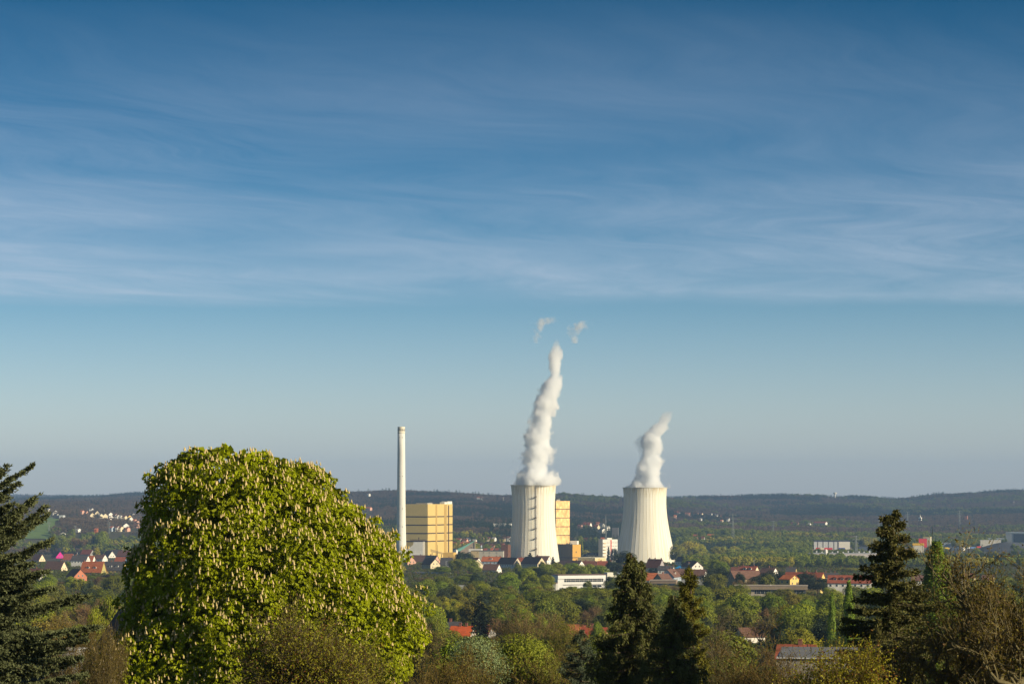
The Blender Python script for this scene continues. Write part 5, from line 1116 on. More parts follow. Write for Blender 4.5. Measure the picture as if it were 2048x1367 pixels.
# trees one can pick out in the photo
for a_ in [('fir', 960, 1188, 760, 52, 0), ('dark', 1252, 1104, 2330, 48, 1), ('dark', 929, 1103, 2450, 34, 0), ('green', 938, 1117, 2300, 36, 1), ('green', 948, 1131, 2200, 30, 0), ('wide', 916, 1118, 2250, 40, 0),
           ('yellow', 901, 1199, 1150, 36, 0), ('green', 896, 1212, 1000, 26, 2), ('fir', 1106, 1112, 2480, 14, 0), ('fir', 1060, 1104, 2840, 20, 0), ('green', 883, 1132, 2230, 36, 1),
           ('green', 945, 1147, 1950, 46, 2), ('green', 925, 1151, 1900, 34, 0), ('green', 1020, 1143, 1950, 28, 0), ('green', 1048, 1136, 1960, 26, 1), ('wide', 1066, 1133, 2000, 40, 1), ('green', 1092, 1128, 1990, 38, 0), ('green', 1112, 1126, 2020, 40, 2),
           ('green', 1142, 1126, 2050, 38, 1), ('green', 1160, 1130, 2000, 36, 0), ('green', 1182, 1128, 2080, 36, 2), ('green', 1200, 1130, 2060, 34, 0), ('dark', 1222, 1120, 2200, 20, 0), ('dark', 1234, 1126, 2150, 26, 0), ('olive', 1036, 1127, 2150, 16, 1),
           ('wide', 1075, 1122, 2600, 14, 0), ('olive', 1084, 1122, 2350, 14, 0), ('olive', 1146, 1171, 1560, 30, 1), ('green', 1172, 1173, 1500, 40, 0), ('green', 1205, 1175, 1480, 44, 2), ('olive', 1128, 1177, 1450, 40, 0), ('green', 1150, 1175, 1400, 34, 1),
           ('green', 1232, 1177, 1400, 40, 2), ('olive', 1098, 1175, 1500, 36, 2), ('wide', 1188, 1178, 1300, 50, 0), ('bud', 1160, 1184, 1250, 46, 0),
           ('olive', 985, 1172, 1350, 44, 0), ('green', 965, 1166, 1380, 40, 2), ('olive', 1010, 1168, 1420, 40, 1), ('olive', 1040, 1160, 1550, 40, 1), ('green', 1060, 1166, 1450, 44, 0), ('green', 1005, 1178, 1250, 40, 1), ('olive', 1075, 1172, 1350, 40, 2), ('wide', 935, 1180, 1300, 42, 0), ('olive', 905, 1168, 1500, 40, 1), ('green', 880, 1162, 1600, 34, 1), ('bare', 855, 1150, 1800, 60, 0), ('olive', 842, 1165, 1500, 40, 1), ('bud', 870, 1172, 1350, 50, 1), ('dark', 888, 1176, 1300, 30, 0),
           ('green', 1390, 1118, 2500, 22, 1), ('green', 1430, 1119, 2250, 28, 0), ('green', 1445, 1123, 2150, 26, 1), ('green', 1414, 1124, 2350, 24, 2), ('dark', 1437, 1135, 1780, 52, 0), ('dark', 1424, 1146, 1740, 46, 0), ('dark', 1452, 1140, 1760, 34, 1), ('bare', 1478, 1152, 1560, 34, 1), ('dark', 1537, 1143, 1600, 40, 0), ('dark', 1520, 1150, 1580, 40, 0), ('dark', 1560, 1141, 1640, 24, 0), ('dark', 1612, 1144, 1640, 40, 0), ('dark', 1636, 1154, 1580, 50, 0), ('dark', 1652, 1162, 1560, 34, 1), ('dark', 1601, 1153, 1620, 24, 0), ('fir', 1692, 1157, 1600, 9, 0), ('bare', 1500, 1150, 1560, 30, 0), ('olive', 1680, 1168, 1850, 22, 2), ('dark', 1310, 1134, 2200, 24, 0), ('dark', 1480, 1146, 1650, 22, 0),
           ('yellow', 1540, 1121, 2500, 28, 1), ('green', 1568, 1122, 2550, 28, 0), ('green', 1520, 1119, 2620, 30, 1), ('yellow', 1700, 1135, 2350, 60, 0), ('green', 1656, 1124, 2700, 26, 1),
           ('green', 1508, 1190, 1300, 50, 0), ('green', 1482, 1196, 1200, 46, 2), ('wide', 1455, 1200, 1150, 50, 1), ('green', 1552, 1194, 1250, 52, 1), ('green', 1565, 1178, 1480, 40, 1), ('olive', 1568, 1176, 1450, 44, 0), ('green', 1622, 1196, 1250, 46, 1), ('wide', 1560, 1212, 1080, 60, 1), ('bare', 1480, 1216, 950, 74, 1), ('bare', 1520, 1228, 850, 76, 1), ('bare', 1572, 1232, 820, 64, 1), ('green', 1420, 1184, 1400, 36, 1), ('olive', 1410, 1200, 1200, 44, 0), ('bare', 1615, 1228, 850, 56, 1), ('bare', 1660, 1196, 1150, 50, 0), ('dark', 1580, 1256, 720, 60, 0), ('dark', 1560, 1260, 700, 30, 1),
           ('bud', 1340, 1166, 1500, 60, 1), ('olive', 1335, 1176, 1350, 50, 2), ('bare', 1365, 1170, 1450, 60, 0), ('bare', 1395, 1180, 1350, 40, 0), ('bare', 1320, 1170, 1550, 50, 2),
           ('poplar', 1664, 1183, 560, 22, 0), ('poplar', 1698, 1160, 430, 34, 0),
           ('green', 108, 1068, 3760, 16, 1), ('fir', 187, 1072, 3760, 22, 0), ('green', 203, 1064, 3760, 26, 0), ('yellow', 206, 1088, 3760, 18, 1), ('bare', 150, 1068, 3760, 44, 1), ('wide', 122, 1072, 3760, 34, 0), ('bare', 172, 1070, 3760, 36, 1), ('bare', 232, 1080, 3760, 50, 1), ('yellow', 193, 1095, 3300, 16, 0), ('green', 136, 1123, 2550, 10, 1), ('green', 107, 1088, 3760, 12, 1),
           ('green', 128, 1150, 2100, 26, 0), ('green', 176, 1152, 2000, 36, 1), ('olive', 198, 1155, 1950, 26, 0), ('copper', 220, 1150, 2050, 34, 0), ('wide', 160, 1160, 1800, 36, 0), ('green', 170, 1168, 1650, 26, 2), ('bare', 120, 1160, 1800, 60, 1),
           ('bare', 205, 1180, 900, 90, 1), ('bare', 165, 1188, 850, 80, 1), ('green', 212, 1202, 480, 52, 0), ('green', 190, 1222, 420, 34, 2), ('bare', 140, 1210, 600, 90, 1),
           ('yellow', 1378, 1084, 3500, 60, 0), ('yellow', 1355, 1090, 3420, 36, 1), ('yellow', 1400, 1090, 3450, 30, 0), ('yellow', 1438, 1092, 3350, 34, 1), ('yellow', 1462, 1096, 3300, 24, 1), ('fir', 1388, 1100, 3150, 9, 0),
           ('green', 1160, 1078, 3600, 12, 1), ('fir', 1162, 1079, 3550, 9, 0), ('fir', 1217, 1092, 3500, 12, 0), ('dark', 1228, 1096, 3480, 14, 0), ('wide', 1150, 1090, 3900, 12, 0),
           ('bud', 1085, 1205, 800, 90, 1), ('bare', 1020, 1208, 760, 100, 0), ('bud', 1120, 1214, 700, 80, 0), ('olive', 1090, 1200, 900, 60, 1), ('olive', 1020, 1206, 880, 60, 1), ('bare', 1060, 1222, 640, 120, 0), ('bud', 1135, 1232, 560, 70, 0),
           ('green', 1195, 1246, 700, 30, 1), ('bare', 1190, 1200, 1000, 70, 0), ('olive', 1205, 1225, 850, 50, 1), ('dark', 1165, 1196, 1050, 40, 0), ('bare', 860, 1205, 1000, 60, 0), ('bud', 850, 1228, 600, 70, 1), ('wide', 920, 1215, 1050, 50, 1), ('olive', 935, 1216, 1080, 44, 0),
           ('wide', 868, 1232, 640, 50, 1), ('bare', 845, 1262, 420, 80, 0)]:
    by_top(*a_)
# fill-in trees, kept clear of walls and roofs that show
SEEN_FILL = [(-40, 270), (815, 2090)]
def overlaps_keep(px, top, D, wpx):
    for (k0, k1, r0, r1, kd) in KEEP:
        if kd > D - 5:
            ox = min(px + wpx * .42, k1) - max(px - wpx * .42, k0); oy = r1 - top - .12 * wpx
            if ox > .12 * (k1 - k0) and oy > .10 * (r1 - r0): return True
    return False
def in_foot(px, D, pad=0):
    return any(a_ - pad < px < b_ + pad and c_ < D < d_ for a_, b_, c_, d_ in FOOT)
WT = [('green', 5), ('wide', 5), ('olive', 4), ('bare', 3), ('bud', 2), ('dark', 2.2), ('fir', 1), ('yellow', .8)]
def pick(px, D):
    ws = [w_ for _, w_ in WT]
    g_ = float(vnoise((px - 1024) / F * D, D, 90, 3)); ws = [w_ * (2.2 if (k in ('green', 'wide', 'olive')) == (g_ > .5) else .7) for (k, _), w_ in zip(WT, ws)]
    return trng.choices([k for k, _ in WT], ws)[0]
cnt = 0
for D in list(np.arange(330, 1200, 62)) + list(np.arange(1200, 2950, 110)):
    for (f0, f1) in SEEN_FILL:
        step = (11.5 if D > 700 else 12) * F / D; px = f0 + trng.random() * step
        while px < f1:
            pp = px + trng.uniform(-.35, .35) * step; dd = D + trng.uniform(-30, 30); px += step
            if in_foot(pp, dd) or cnt > 400: continue
            if dd > 2500 and pp > 1330: continue
            kind = pick(pp, dd); h = trng.uniform(*KIND[kind][3]) * (.8 if dd > 2000 else 1); ok = False
            for _ in range(3):
                top = HZ - (gz((pp - 1024) / F * dd, dd) + h) * F / dd
                if not overlaps_keep(pp, top, dd, h * .75 * F / dd): ok = True; break
                h *= .68
            if ok and h > 3.2 and not (trng.random() < (.35 if dd > 1200 else .1)):
                place(kind, pp, dd, h); cnt += 1
print('fill trees', cnt, 'placed', len(PLACED))
# labels that single out each mid-ground tree
def zone_of(px, top, D):
    if D > 3000: return ('near the golden boiler house and towers' if 800 < px < 1300 else ('behind the left rooftops' if px < 400 else 'right of the right tower'))
    if D > 1750:
        z = [(300, 'among the left cluster of houses'), (820, 'behind the chestnut'), (1005, 'among houses below the boiler house'), (1115, 'below the houses at the laddered tower'), (1245, 'behind the white flat-roofed block'),
             (1420, 'among the houses at the right tower'), (1560, 'around the long olive-walled apartment house'), (1690, 'around the long red roofs'), (5000, 'beyond the ragged conifer')]
    elif D > 1000:
        z = [(300, 'below the left cluster of houses'), (820, 'behind the chestnut'), (985, 'around the left school wing'), (1110, 'before the right school wing'), (1245, 'just below the white flat-roofed block'), (1420, 'behind the drooping conifers'), (1640, 'before the concrete block'), (5000, 'behind the ragged conifer and bare tree')]
    elif D > 600:
        z = [(300, 'between cedar and chestnut, mid distance'), (820, 'behind the chestnut'), (1000, 'around the orange-red roof and dark spruce'), (1245, 'between the orange-red roof and drooping conifers'), (1420, 'behind the drooping conifers, mid distance'), (1640, 'around the white-gabled brown house'), (5000, 'in the hollow behind the ragged conifer')]
    else:
        z = [(300, 'between cedar and chestnut, nearer'), (820, 'behind the chestnut'), (1000, 'just right of the chestnut'), (1245, 'left of the drooping conifers'), (1420, 'around the drooping conifers'), (1640, 'left of the budding bush'), (5000, 'at the foot of the bare tree')]
    return next(t_ for lim, t_ in z if px < lim)
zd = defaultdict(list)
for t_ in PLACED: zd[(t_[1], zone_of(t_[2], t_[3], t_[4]))].append(t_)
for (kind, zn), ts in zd.items():
    ts.sort(key=lambda q: q[2])
    for i, t_ in enumerate(ts):
        o = t_[0]; o['category'] = 'tree'; o['group'] = {'poplar': 'poplars', 'fir': 'spruces'}.get(kind, KIND[kind][4] + 's')
        o['label'] = KIND[kind][4] + ' ' + zn + ((', ' + (ORD[i] if i < len(ts) - 1 else 'rightmost')) if len(ts) > 1 else '')
# ------------------------------------------------------------------ foreground trees
def env_interp(z, tab): return np.interp(z, [t_[0] for t_ in tab], [t_[1] for t_ in tab])
def lobe_tree(rs, lobes_c, lobes_r, n):
    k = rs.choice(len(lobes_c), n, p=lobes_r ** 2 / (lobes_r ** 2).sum()); nn = rs.normal(size=(n, 3)); nn[:, 2] += .25; nn /= np.linalg.norm(nn, axis=1, keepdims=True)
    return k, nn
# --- horse chestnut in flower
D0 = 110.0; K = D0 / F; rs = np.random.RandomState(3)
tab = [(900, 385, 470), (915, 350, 560), (935, 305, 640), (955, 292, 672), (985, 288, 690), (1020, 283, 720), (1050, 275, 760), (1080, 262, 788), (1115, 254, 808), (1160, 244, 826), (1195, 240, 846), (1230, 236, 858), (1265, 225, 850), (1300, 212, 836), (1340, 204, 824), (1400, 202, 812), (1470, 230, 780)]
axp = 530; base = on_ground(axp, D0, -.3); zof = lambda row: (HZ - row) * K - base.z
cs = []; rsz = []
for row in np.arange(915, 1480, 24):
    lo = np.interp(row, [t_[0] for t_ in tab], [t_[1] for t_ in tab]); hi = np.interp(row, [t_[0] for t_ in tab], [t_[2] for t_ in tab])
    a = (hi - lo) / 2 * K; cx = ((hi + lo) / 2 - axp) * K; m = max(3, int(a * 3.9))
    for i in range(m):
        th = 2 * math.pi * (i + rs.rand()) / m; r_ = rs.uniform(.55, 1.15) * (1 if row > 960 else .8); rr_ = r_ * min(1.0, .42 + a * .11); f = max(0, (a - rr_)) * rs.uniform(.84, 1.03)
        cs.append([cx + f * math.cos(th), f * math.sin(th) * .92, zof(row) - rr_ * .4]); rsz.append(rr_)
for px, row, r_ in [(393, 903, .26), (420, 905, .22), (440, 901, .26), (470, 915, .3), (512, 917, .26), (530, 925, .3), (562, 925, .28), (598, 938, .22), (627, 938, .26), (650, 948, .22), (664, 958, .2), (345, 925, .25), (318, 932, .3), (300, 950, .22), (688, 985, .2), (722, 1018, .22), (752, 1040, .25), (785, 1068, .22), (812, 1105, .25), (842, 1180, .25), (856, 1210, .3), (848, 1268, .3), (833, 1290, .3), (225, 1285, .35), (207, 1320, .35), (262, 1268, .3), (240, 1200, .25), (258, 1100, .25), (280, 1010, .25), (370, 912, .3)]:
    cs.append([(px - axp) * K, rs.uniform(-.8, .8), zof(row) - r_ * .3]); rsz.append(r_ * 1.15)
for px, row, dy, r_ in [(225, 1300, -2.6, .7), (215, 1335, -2.6, .8), (228, 1360, -3, .8), (205, 1365, -2.2, .6), (260, 1300, -3.6, .8), (300, 1285, -4.2, .9), (350, 1295, -4.6, .9), (400, 1310, -4.8, .9), (450, 1320, -4.8, .8), (240, 1340, -3.8, .9), (330, 1350, -4.6, 1.0), (420, 1360, -5.0, 1.0), (290, 1330, -4.4, .9), (380, 1340, -4.9, .9)]:
    cs.append([(px - axp) * K, dy, zof(row) - r_ * .3]); rsz.append(r_)
cs = np.array(cs); rsz = np.array(rsz)
NL = 190000
k, nn = lobe_tree(rs, cs, rsz, NL)
p = cs[k] + nn * (rsz[k, None] * (1 - np.abs(rs.normal(size=(NL, 1))) * .10))
inside = np.zeros(NL, bool)
for j in range(len(cs)): inside |= (np.sum((p - cs[j]) ** 2, 1) < (rsz[j] * .74) ** 2) & (k != j)
gap = (vnoise(p[:, 0] + p[:, 2] * .35, p[:, 2] * .8 + p[:, 1], .62, 2) < .30) & (rs.rand(NL) < .85)
inside |= gap
p = p[~inside]; nn = nn[~inside]
kk = rs.randint(0, len(cs), 16000); din, uin = rnd_frames(rs, 16000); cin = cs[kk] * np.array([.86, .86, 1]) + rs.normal(size=(16000, 3)) * rsz[kk, None] * .28
inner = quads_from(cin, din, uin, .42, .32)      # shaded leaves deep inside the crown
out = p[:, :2] - np.array([0, 0]); 
# each leaf: five to seven drooping leaflets from one stalk
lf = 6; m = len(p); az = rs.rand(m) * 6.283
parts_V = [inner[0]]; parts_Q = [inner[1]]
d_out = nn * np.array([1, 1, .3]); d_out /= np.linalg.norm(d_out, axis=1, keepdims=True) + 1e-9
sz = rs.uniform(.75, 1.25, m)
for i in range(lf):
    ang = (i - (lf - 1) / 2) * .62; ca_, sa_ = math.cos(ang), math.sin(ang)
    side = np.cross(d_out, [0, 0, 1.0]); side /= np.linalg.norm(side, axis=1, keepdims=True) + 1e-9
    d = d_out * ca_ * .55 + side * sa_ * .7 + np.array([0, 0, -1.0]) * rs.uniform(.45, 1.1, (m, 1)) + rs.normal(size=(m, 3)) * .12; d /= np.linalg.norm(d, axis=1, keepdims=True)
    u = np.cross(d, nn * .4 + rs.normal(size=(m, 3)) * .5 + np.array([0, 0, .3])); u /= np.linalg.norm(u, axis=1, keepdims=True) + 1e-9
    L_ = (.17 if 0 < i < lf - 1 else .12) * sz
    V, Q = quads_from(p, d, u, L_, L_ * .42); parts_V.append(V); parts_Q.append(Q)
lm_ = foliage_mat('chestnut_leaf', (.30, .34, .004), None, var=.6, scale=.9, trans=.38, rough=.5)
crown = cat_mesh('crown', list(zip(parts_V, parts_Q)))
ch = empty('chestnut_tree', base); tag(ch, 'huge dense horse chestnut covered in cream flower candles, left of the chimney', 'tree')
link('crown', crown, lm_, ch)
tr, tp_, sg = grow_branches(np.random.RandomState(8), 4, 5.5, .34, [0, 0, -1.0], [0, 0, 1.0], up=.35, spread=.6, kids=4, ratio=.72)
link('trunk', cat_mesh('trunk', [tube_pts([[0, 0, -1], [0, 0, 2.5], [.1, 0, 5]], [.5, .42, .34])] + tr), BARK, ch)
# flower candles
cand_v = []; cand_f = []
def candle_template():
    m_ = MB(); n_ = 5
    for (z0, z1, r0, r1) in ((-.02, .07, .05, .03), (.045, .115, .042, .02), (.10, .175, .026, .004)):
        i = len(m_.v)
        for (z_, r_, tw) in ((z0, r0 * .5, 0), (z0 + (z1 - z0) * .25, r0, .3), (z1, r1, .6)):
            for q in range(n_): t_ = 2 * math.pi * q / n_ + tw; m_.v.append((r_ * math.cos(t_), r_ * math.sin(t_), z_))
        for j in range(2):
            for q in range(n_): q2 = (q + 1) % n_; m_.f.append((i + j * n_ + q, i + j * n_ + q2, i + (j + 1) * n_ + q2, i + (j + 1) * n_ + q))
        m_.f.append(tuple(i + q for q in reversed(range(n_)))); m_.f.append(tuple(i + 2 * n_ + q for q in range(n_)))
    return m_
ct = candle_template()
k, nn = lobe_tree(rs, cs, rsz, 26000); nn[:, 2] = np.abs(nn[:, 2]) * .9 + .0; nn /= np.linalg.norm(nn, axis=1, keepdims=True)
pc = cs[k] + nn * rsz[k, None] * 1.02
ins = np.zeros(len(pc), bool)
for j in range(len(cs)): ins |= (np.sum((pc - cs[j]) ** 2, 1) < (rsz[j] * .97) ** 2) & (k != j)
pc = pc[~ins]
# thin out: at least 14 cm apart
cell = {}; sel = []
for q in range(len(pc)):
    c_ = tuple((pc[q] / .175).astype(int))
    if c_ in cell: continue
    cell[c_] = 1; sel.append(q)
pc = pc[sel]; front = pc[:, 1] < 1.5; pc = pc[front | (rs.rand(len(pc)) < .6)]
print('candles', len(pc))
BL_ = foliage_mat('blossom', (.66, .52, .25), None, var=.22, scale=3, trans=.15, rough=.8)
order = np.argsort(pc[:, 1] - np.abs(pc[:, 0]) * -.2)
cme = bpy.data.meshes.new('flower_candle'); cme.from_pydata(ct.v, [], ct.f); cme.materials.append(BL_)
tilt = lambda: (rs.normal() * .12, rs.normal() * .12)
for q in order[:100]:
    o = bpy.data.objects.new('flower_candle', cme); C.objects.link(o); o.parent = ch; o.location = pc[q]; a_, b_ = tilt(); o.rotation_euler = (a_, b_, rs.rand() * 6); s_ = rs.uniform(.6, 1.1); o.scale = (s_,) * 3
rest = pc[order[100:]]; tv = np.array(ct.v); V = []; off = 0; Fq = []; Fp = []
f4 = np.array([f for f in ct.f if len(f) == 4]); f5 = np.array([f for f in ct.f if len(f) == 5])
Sx = rs.uniform(.55, 1.15, len(rest)); tx = rs.normal(size=(len(rest), 2)) * .12
VV = tv[None] * Sx[:, None, None]; VV[:, :, 0] += VV[:, :, 2] * tx[:, :1]; VV[:, :, 1] += VV[:, :, 2] * tx[:, 1:]
VV = VV + rest[:, None]; offs = (np.arange(len(rest)) * len(tv))[:, None, None]
fl = np_mesh('flower_candle', VV.reshape(-1, 3), [(f4[None] + offs).reshape(-1, 4), (f5[None] + offs).reshape(-1, 5)])
tag(link('flower_candle', fl, BL_, ch), kind='stuff')

# --- cedar at the left edge
D0 = 75.0; K = D0 / F; axp = -75; base = on_ground(axp, D0, -.3); zof = lambda row: (HZ - row) * K - base.z
rs = np.random.RandomState(15); parts = [tube_pts([[0, 0, -1], [0, 0, zof(1200)], [.1, 0, zof(1000)], [.05, 0, zof(860)]], [.45, .32, .16, .03], 8)]
P_ = []; A_ = []; Wt = []
def spray(p0, d0, L, curve, wid, m, hang=.3):
    """a flat layered cedar bough: side twigs in plane, needle tufts on top"""
    n_ = 14; q = p0.copy(); d = d0.copy(); pts = [q.copy()]
    for i in range(n_):
        d = d + np.array([0, 0, curve / n_]) + rs.normal(size=3) * .035; d /= np.linalg.norm(d); q = q + d * L / n_; pts.append(q.copy())
    pts = np.array(pts); parts.append(tube_pts(pts, np.linspace(.055 * L / 3, .008, n_ + 1), 4))
    for j in range(int(m)):
        f = rs.rand() ** .8 * .97 + .03; i = min(n_ - 1, int(f * n_)); pp = pts[i] * (1 - (f * n_ - i)) + pts[i + 1] * (f * n_ - i); dd = pts[i + 1] - pts[i]; dd /= np.linalg.norm(dd)
        side = np.cross(dd, [0, 0, 1.0]); side /= np.linalg.norm(side) + 1e-9; s_ = 1 if rs.rand() < .5 else -1
        tl_ = wid * (1 - f) ** .6 * rs.uniform(.5, 1.1) + .12; td = dd * rs.uniform(.6, 1.1) + side * s_ * rs.uniform(.4, 1.0) + np.array([0, 0, rs.uniform(-hang, .12)]); td /= np.linalg.norm(td)
        k_ = max(4, int(tl_ * 26)); t_ = np.linspace(0.02, 1, k_)[:, None]; tw_ = pp + td * tl_ * t_ + np.array([0, 0, -.10]) * t_ ** 2 * tl_ + rs.normal(size=(k_, 3)) * .012
        P_.append(np.repeat(tw_, 4, 0)); A_.append(np.repeat(td[None], k_ * 4, 0))
        parts.append(tube_pts([pp, pp + td * tl_ * .5, tw_[-1]], [.012, .008, .004], 3))
for (x1, r1, r0, z_lift) in [(45, 918, 1010, .55), (30, 945, 1000, .35), (38, 965, 1015, .4), (76, 988, 1090, .6), (92, 1010, 1110, .55), (92, 1048, 1120, .35), (75, 1030, 1100, .3), (36, 1085, 1130, .2), (112, 1078, 1150, .35), (60, 1120, 1170, .1), (90, 1135, 1190, .1), (62, 1150, 1210, .0),
                              (165, 1182, 1235, .05), (120, 1175, 1235, .1), (150, 1215, 1260, .0), (188, 1236, 1290, .05), (180, 1262, 1310, -.05), (165, 1285, 1330, -.1), (150, 1312, 1350, -.1), (135, 1340, 1370, -.1), (160, 1362, 1400, -.1), (110, 1290, 1320, -.2), (150, 1400, 1430, 0), (120, 1250, 1300, 0)]:
    p1 = np.array([(x1 - axp) * K, rs.uniform(-1.4, .8), zof(r1)]); p0 = np.array([0, 0, zof(r0)]); L = np.linalg.norm(p1 - p0); d = (p1 - p0) / L; d[2] -= z_lift * .5
    spray(p0, d / np.linalg.norm(d), L * 1.02, z_lift, .28 * L * .8, L * 30)
for i in range(430):
    row = 870 + 560 * rs.rand() ** .75; a = rs.rand() * 6.283; Lm = np.interp(row, [860, 1000, 1150, 1430], [.5, 2.0, 3.1, 3.9]) * rs.uniform(.55, 1.0)
    if math.cos(a) > .2: Lm *= .78
    d = np.array([math.cos(a), math.sin(a), np.interp(row, [860, 1100, 1430], [.5, .05, -.15])]); d /= np.linalg.norm(d)
    spray(np.array([0, 0, zof(row)]), d, Lm, np.interp(row, [860, 1430], [.3, -.1]), .26 * Lm, Lm * 19)
P_ = np.concatenate(P_); A_ = np.concatenate(A_); d, u = rnd_frames(rs, len(P_), A_ * .5 + np.array([0, 0, .35]), .55)
V, Q = quads_from(P_, d, u, rs.uniform(.07, .14, len(P_)), .042)
ce = empty('cedar_tree', base); tag(ce, 'grey-green cedar with sweeping tiered boughs at the left edge', 'tree')
link('trunk', cat_mesh('trunk', parts), BARKP, ce); link('crown', np_mesh('crown', V, [Q]), foliage_mat('cedar_needles', (.10, .115, .048), None, var=.4, scale=1.2, trans=.06, rough=.8), ce)
print('cedar', len(Q))

# --- small-leaved birch-like tree in front of the chestnut
def twiggy(name, px, D, top, wpx, seed, label, leafcol, twigcol, leaf, nleaf, ntw=14, levels=5, catkin=None, tw=(.5, .012), r=.16, kids=3, spread=.6, limbs=5, fork=.15, bark=BARKP, up=.35, wig=.14, tmin=.006, ratio=.72, xs=1.0, tup=.1, tsp=1.0):
    g_ = on_ground(px, D, -.3); H = (HZ - top) * D / F - g_.z
    t_, c_, l_ = bare_tree_meshes(seed, H=H, r=r, levels=levels, twigs=ntw, tw=tw, leafn=nleaf, leaf=leaf, spread=spread, kids=kids, limbs=limbs, fork=fork, ratio=ratio, wiggle=wig, tube_min=tmin, up=up, tup=tup, tsp=tsp)
    # fit width and height to the photo
    co = np.empty(len(c_.vertices) * 3, np.float32); c_.vertices.foreach_get('co', co); co = co.reshape(-1, 3)
    zt_ = np.percentile(co[:, 2], 99.7); xw = np.percentile(co[:, 0], 98.5) - np.percentile(co[:, 0], 1.5)
    sz_ = H / zt_; sx_ = (wpx * D / F) / xw
    o = empty(name, g_); o.scale = (sx_, sx_, sz_); tag(o, label, 'tree')
    link('trunk', t_, bark, o); link('twigs', c_, foliage_mat('tw_' + name + str(seed), twigcol, None, var=.4, scale=1, trans=0, rough=.9), o)
    if l_: link('crown', l_, foliage_mat('lf_' + name + str(seed), leafcol, None, var=.45, scale=.8, trans=.35, col2=catkin, mixc=.14 if catkin else 0.0), o)
    return o
twiggy('birch_tree', 628, 84, 1224, 275, 101, 'small-leaved yellow-green tree with brown catkins before the chestnut', (.24, .23, .015), (.07, .05, .03), .075, 3.2, ntw=22, levels=5, catkin=(.20, .085, .02), kids=3, spread=.7, limbs=6)
twiggy('budding_bush', 1690, 66, 1300, 220, 102, 'yellow-olive budding bush at the bottom right before the grey flat roof', (.30, .27, .015), (.12, .08, .03), .062, 6.0, ntw=16, levels=4, catkin=(.30, .13, .02), kids=4, spread=.6, limbs=9, fork=.05, r=.08)
# --- big bare tree at the right edge
twiggy('bare_tree', 1990, 72, 1082, 320, 103, 'big gnarled leafless tree with mossy limbs at the right edge', (.17, .135, .014), (.10, .07, .02), .075, 1.2, ntw=12, levels=5, catkin=(.16, .09, .03), r=.44, kids=3, spread=.75, limbs=5, fork=.30, tw=(.38, .016), wig=.22, bark=BARKP, tmin=.010, ratio=.74)
twiggy('bare_tree', 1935, 96, 1138, 130, 104, 'thin twiggy olive tree between the poplar and the gnarled bare tree', (.16, .16, .014), (.10, .07, .02), .08, 1.6, ntw=12, levels=5, r=.18, tw=(.5, .016))
# --- brown tree left of the budding bush
twiggy('bare_tree', 1520, 125, 1258, 190, 105, 'dense brown twiggy tree below the white-gabled brown house', (.15, .12, .025), (.115, .074, .018), .09, 1.0, ntw=16, levels=5, catkin=(.2, .11, .03), r=.16, tw=(.55, .02), spread=.5, limbs=8, fork=.06)
twiggy('budding_tree', 1430, 150, 1290, 120, 106, 'green-leafed shrubby tree right of the drooping conifers', (.10, .14, .015), (.10, .07, .03), .12, 1.6, ntw=14, levels=4, tw=(.7, .025), limbs=7, fork=.06)
twiggy('bare_tree', 1415, 260, 1228, 120, 107, 'grey-brown twiggy tree directly right of the drooping conifers', (.12, .12, .04), (.13, .105, .06), .12, .8, ntw=16, levels=5, tw=(.9, .03), r=.2, spread=.45)
twiggy('budding_tree', 1610, 150, 1330, 110, 118, 'low olive shrubs beneath the dense brown twiggy tree', (.10, .12, .02), (.10, .07, .03), .11, 1.4, ntw=14, levels=4, tw=(.6, .022), limbs=8, fork=.05)
# --- middle group
def dome(name, px, D, top, wpx, seed, label, col, leaf=.2, n=15000, wisp=.14, lobes=34, base=.05, trans=.25):
    g_ = on_ground(px, D, -.3); H = (HZ - top) * D / F - g_.z; W = wpx * D / F
    o = empty(name, g_); tag(o, label, 'tree'); link('trunk', trunk_mesh(np.random.RandomState(seed), H, .2, limbs=9), BARKP, o)
    link('crown', leafy_crown(seed, n, leaf, H=H, W=W * 1.05, base=base, lobes=lobes, wisp=wisp), foliage_mat('dm_%d' % seed, col, None, var=.5, scale=.7, trans=trans), o); return o
dome('willow_tree', 1045, 190, 1254, 118, 108, 'yellow-green willow dome in the bottom centre', (.24, .27, .02), n=34000, leaf=.13)
dome('silver_willow', 962, 160, 1268, 84, 109, 'silvery blue-green willow below the orange-red roof', (.24, .30, .13), n=26000, leaf=.12)
dome('leafy_tree', 905, 210, 1262, 70, 119, 'fresh green rounded tree below the left end of the orange-red roof', (.16, .22, .012), n=9000)
dome('leafy_tree', 1190, 300, 1282, 60, 120, 'fresh green tree before the red roof left of the drooping conifers', (.17, .22, .012), n=8000)
dome('olive_tree', 1455, 190, 1302, 90, 121, 'olive-green rounded tree at the bottom right of the thin-topped conifer', (.17, .19, .016), n=10000, wisp=.25)
twiggy('bare_tree', 1072, 420, 1206, 165, 122, 'broad dome of fine brown twigs above the yellow-green willow', (.19, .19, .02), (.18, .125, .045), .16, .7, ntw=16, levels=5, tw=(1.1, .045), r=.3, spread=.7, limbs=6)
twiggy('budding_tree', 1130, 330, 1222, 90, 123, 'yellow-olive budding tree at the right shoulder of the brown dome', (.22, .22, .015), (.15, .12, .03), .2, 1.8, ntw=16, levels=4, tw=(1.0, .04), limbs=7)
twiggy('bare_tree', 900, 120, 1288, 150, 110, 'brown leafless tree with pale crooked limbs right of the chestnut', (.20, .18, .02), (.115, .074, .018), .075, 1.5, ntw=14, levels=5, catkin=(.2, .1, .03), tw=(.5, .018), r=.18, spread=.75, wig=.22)
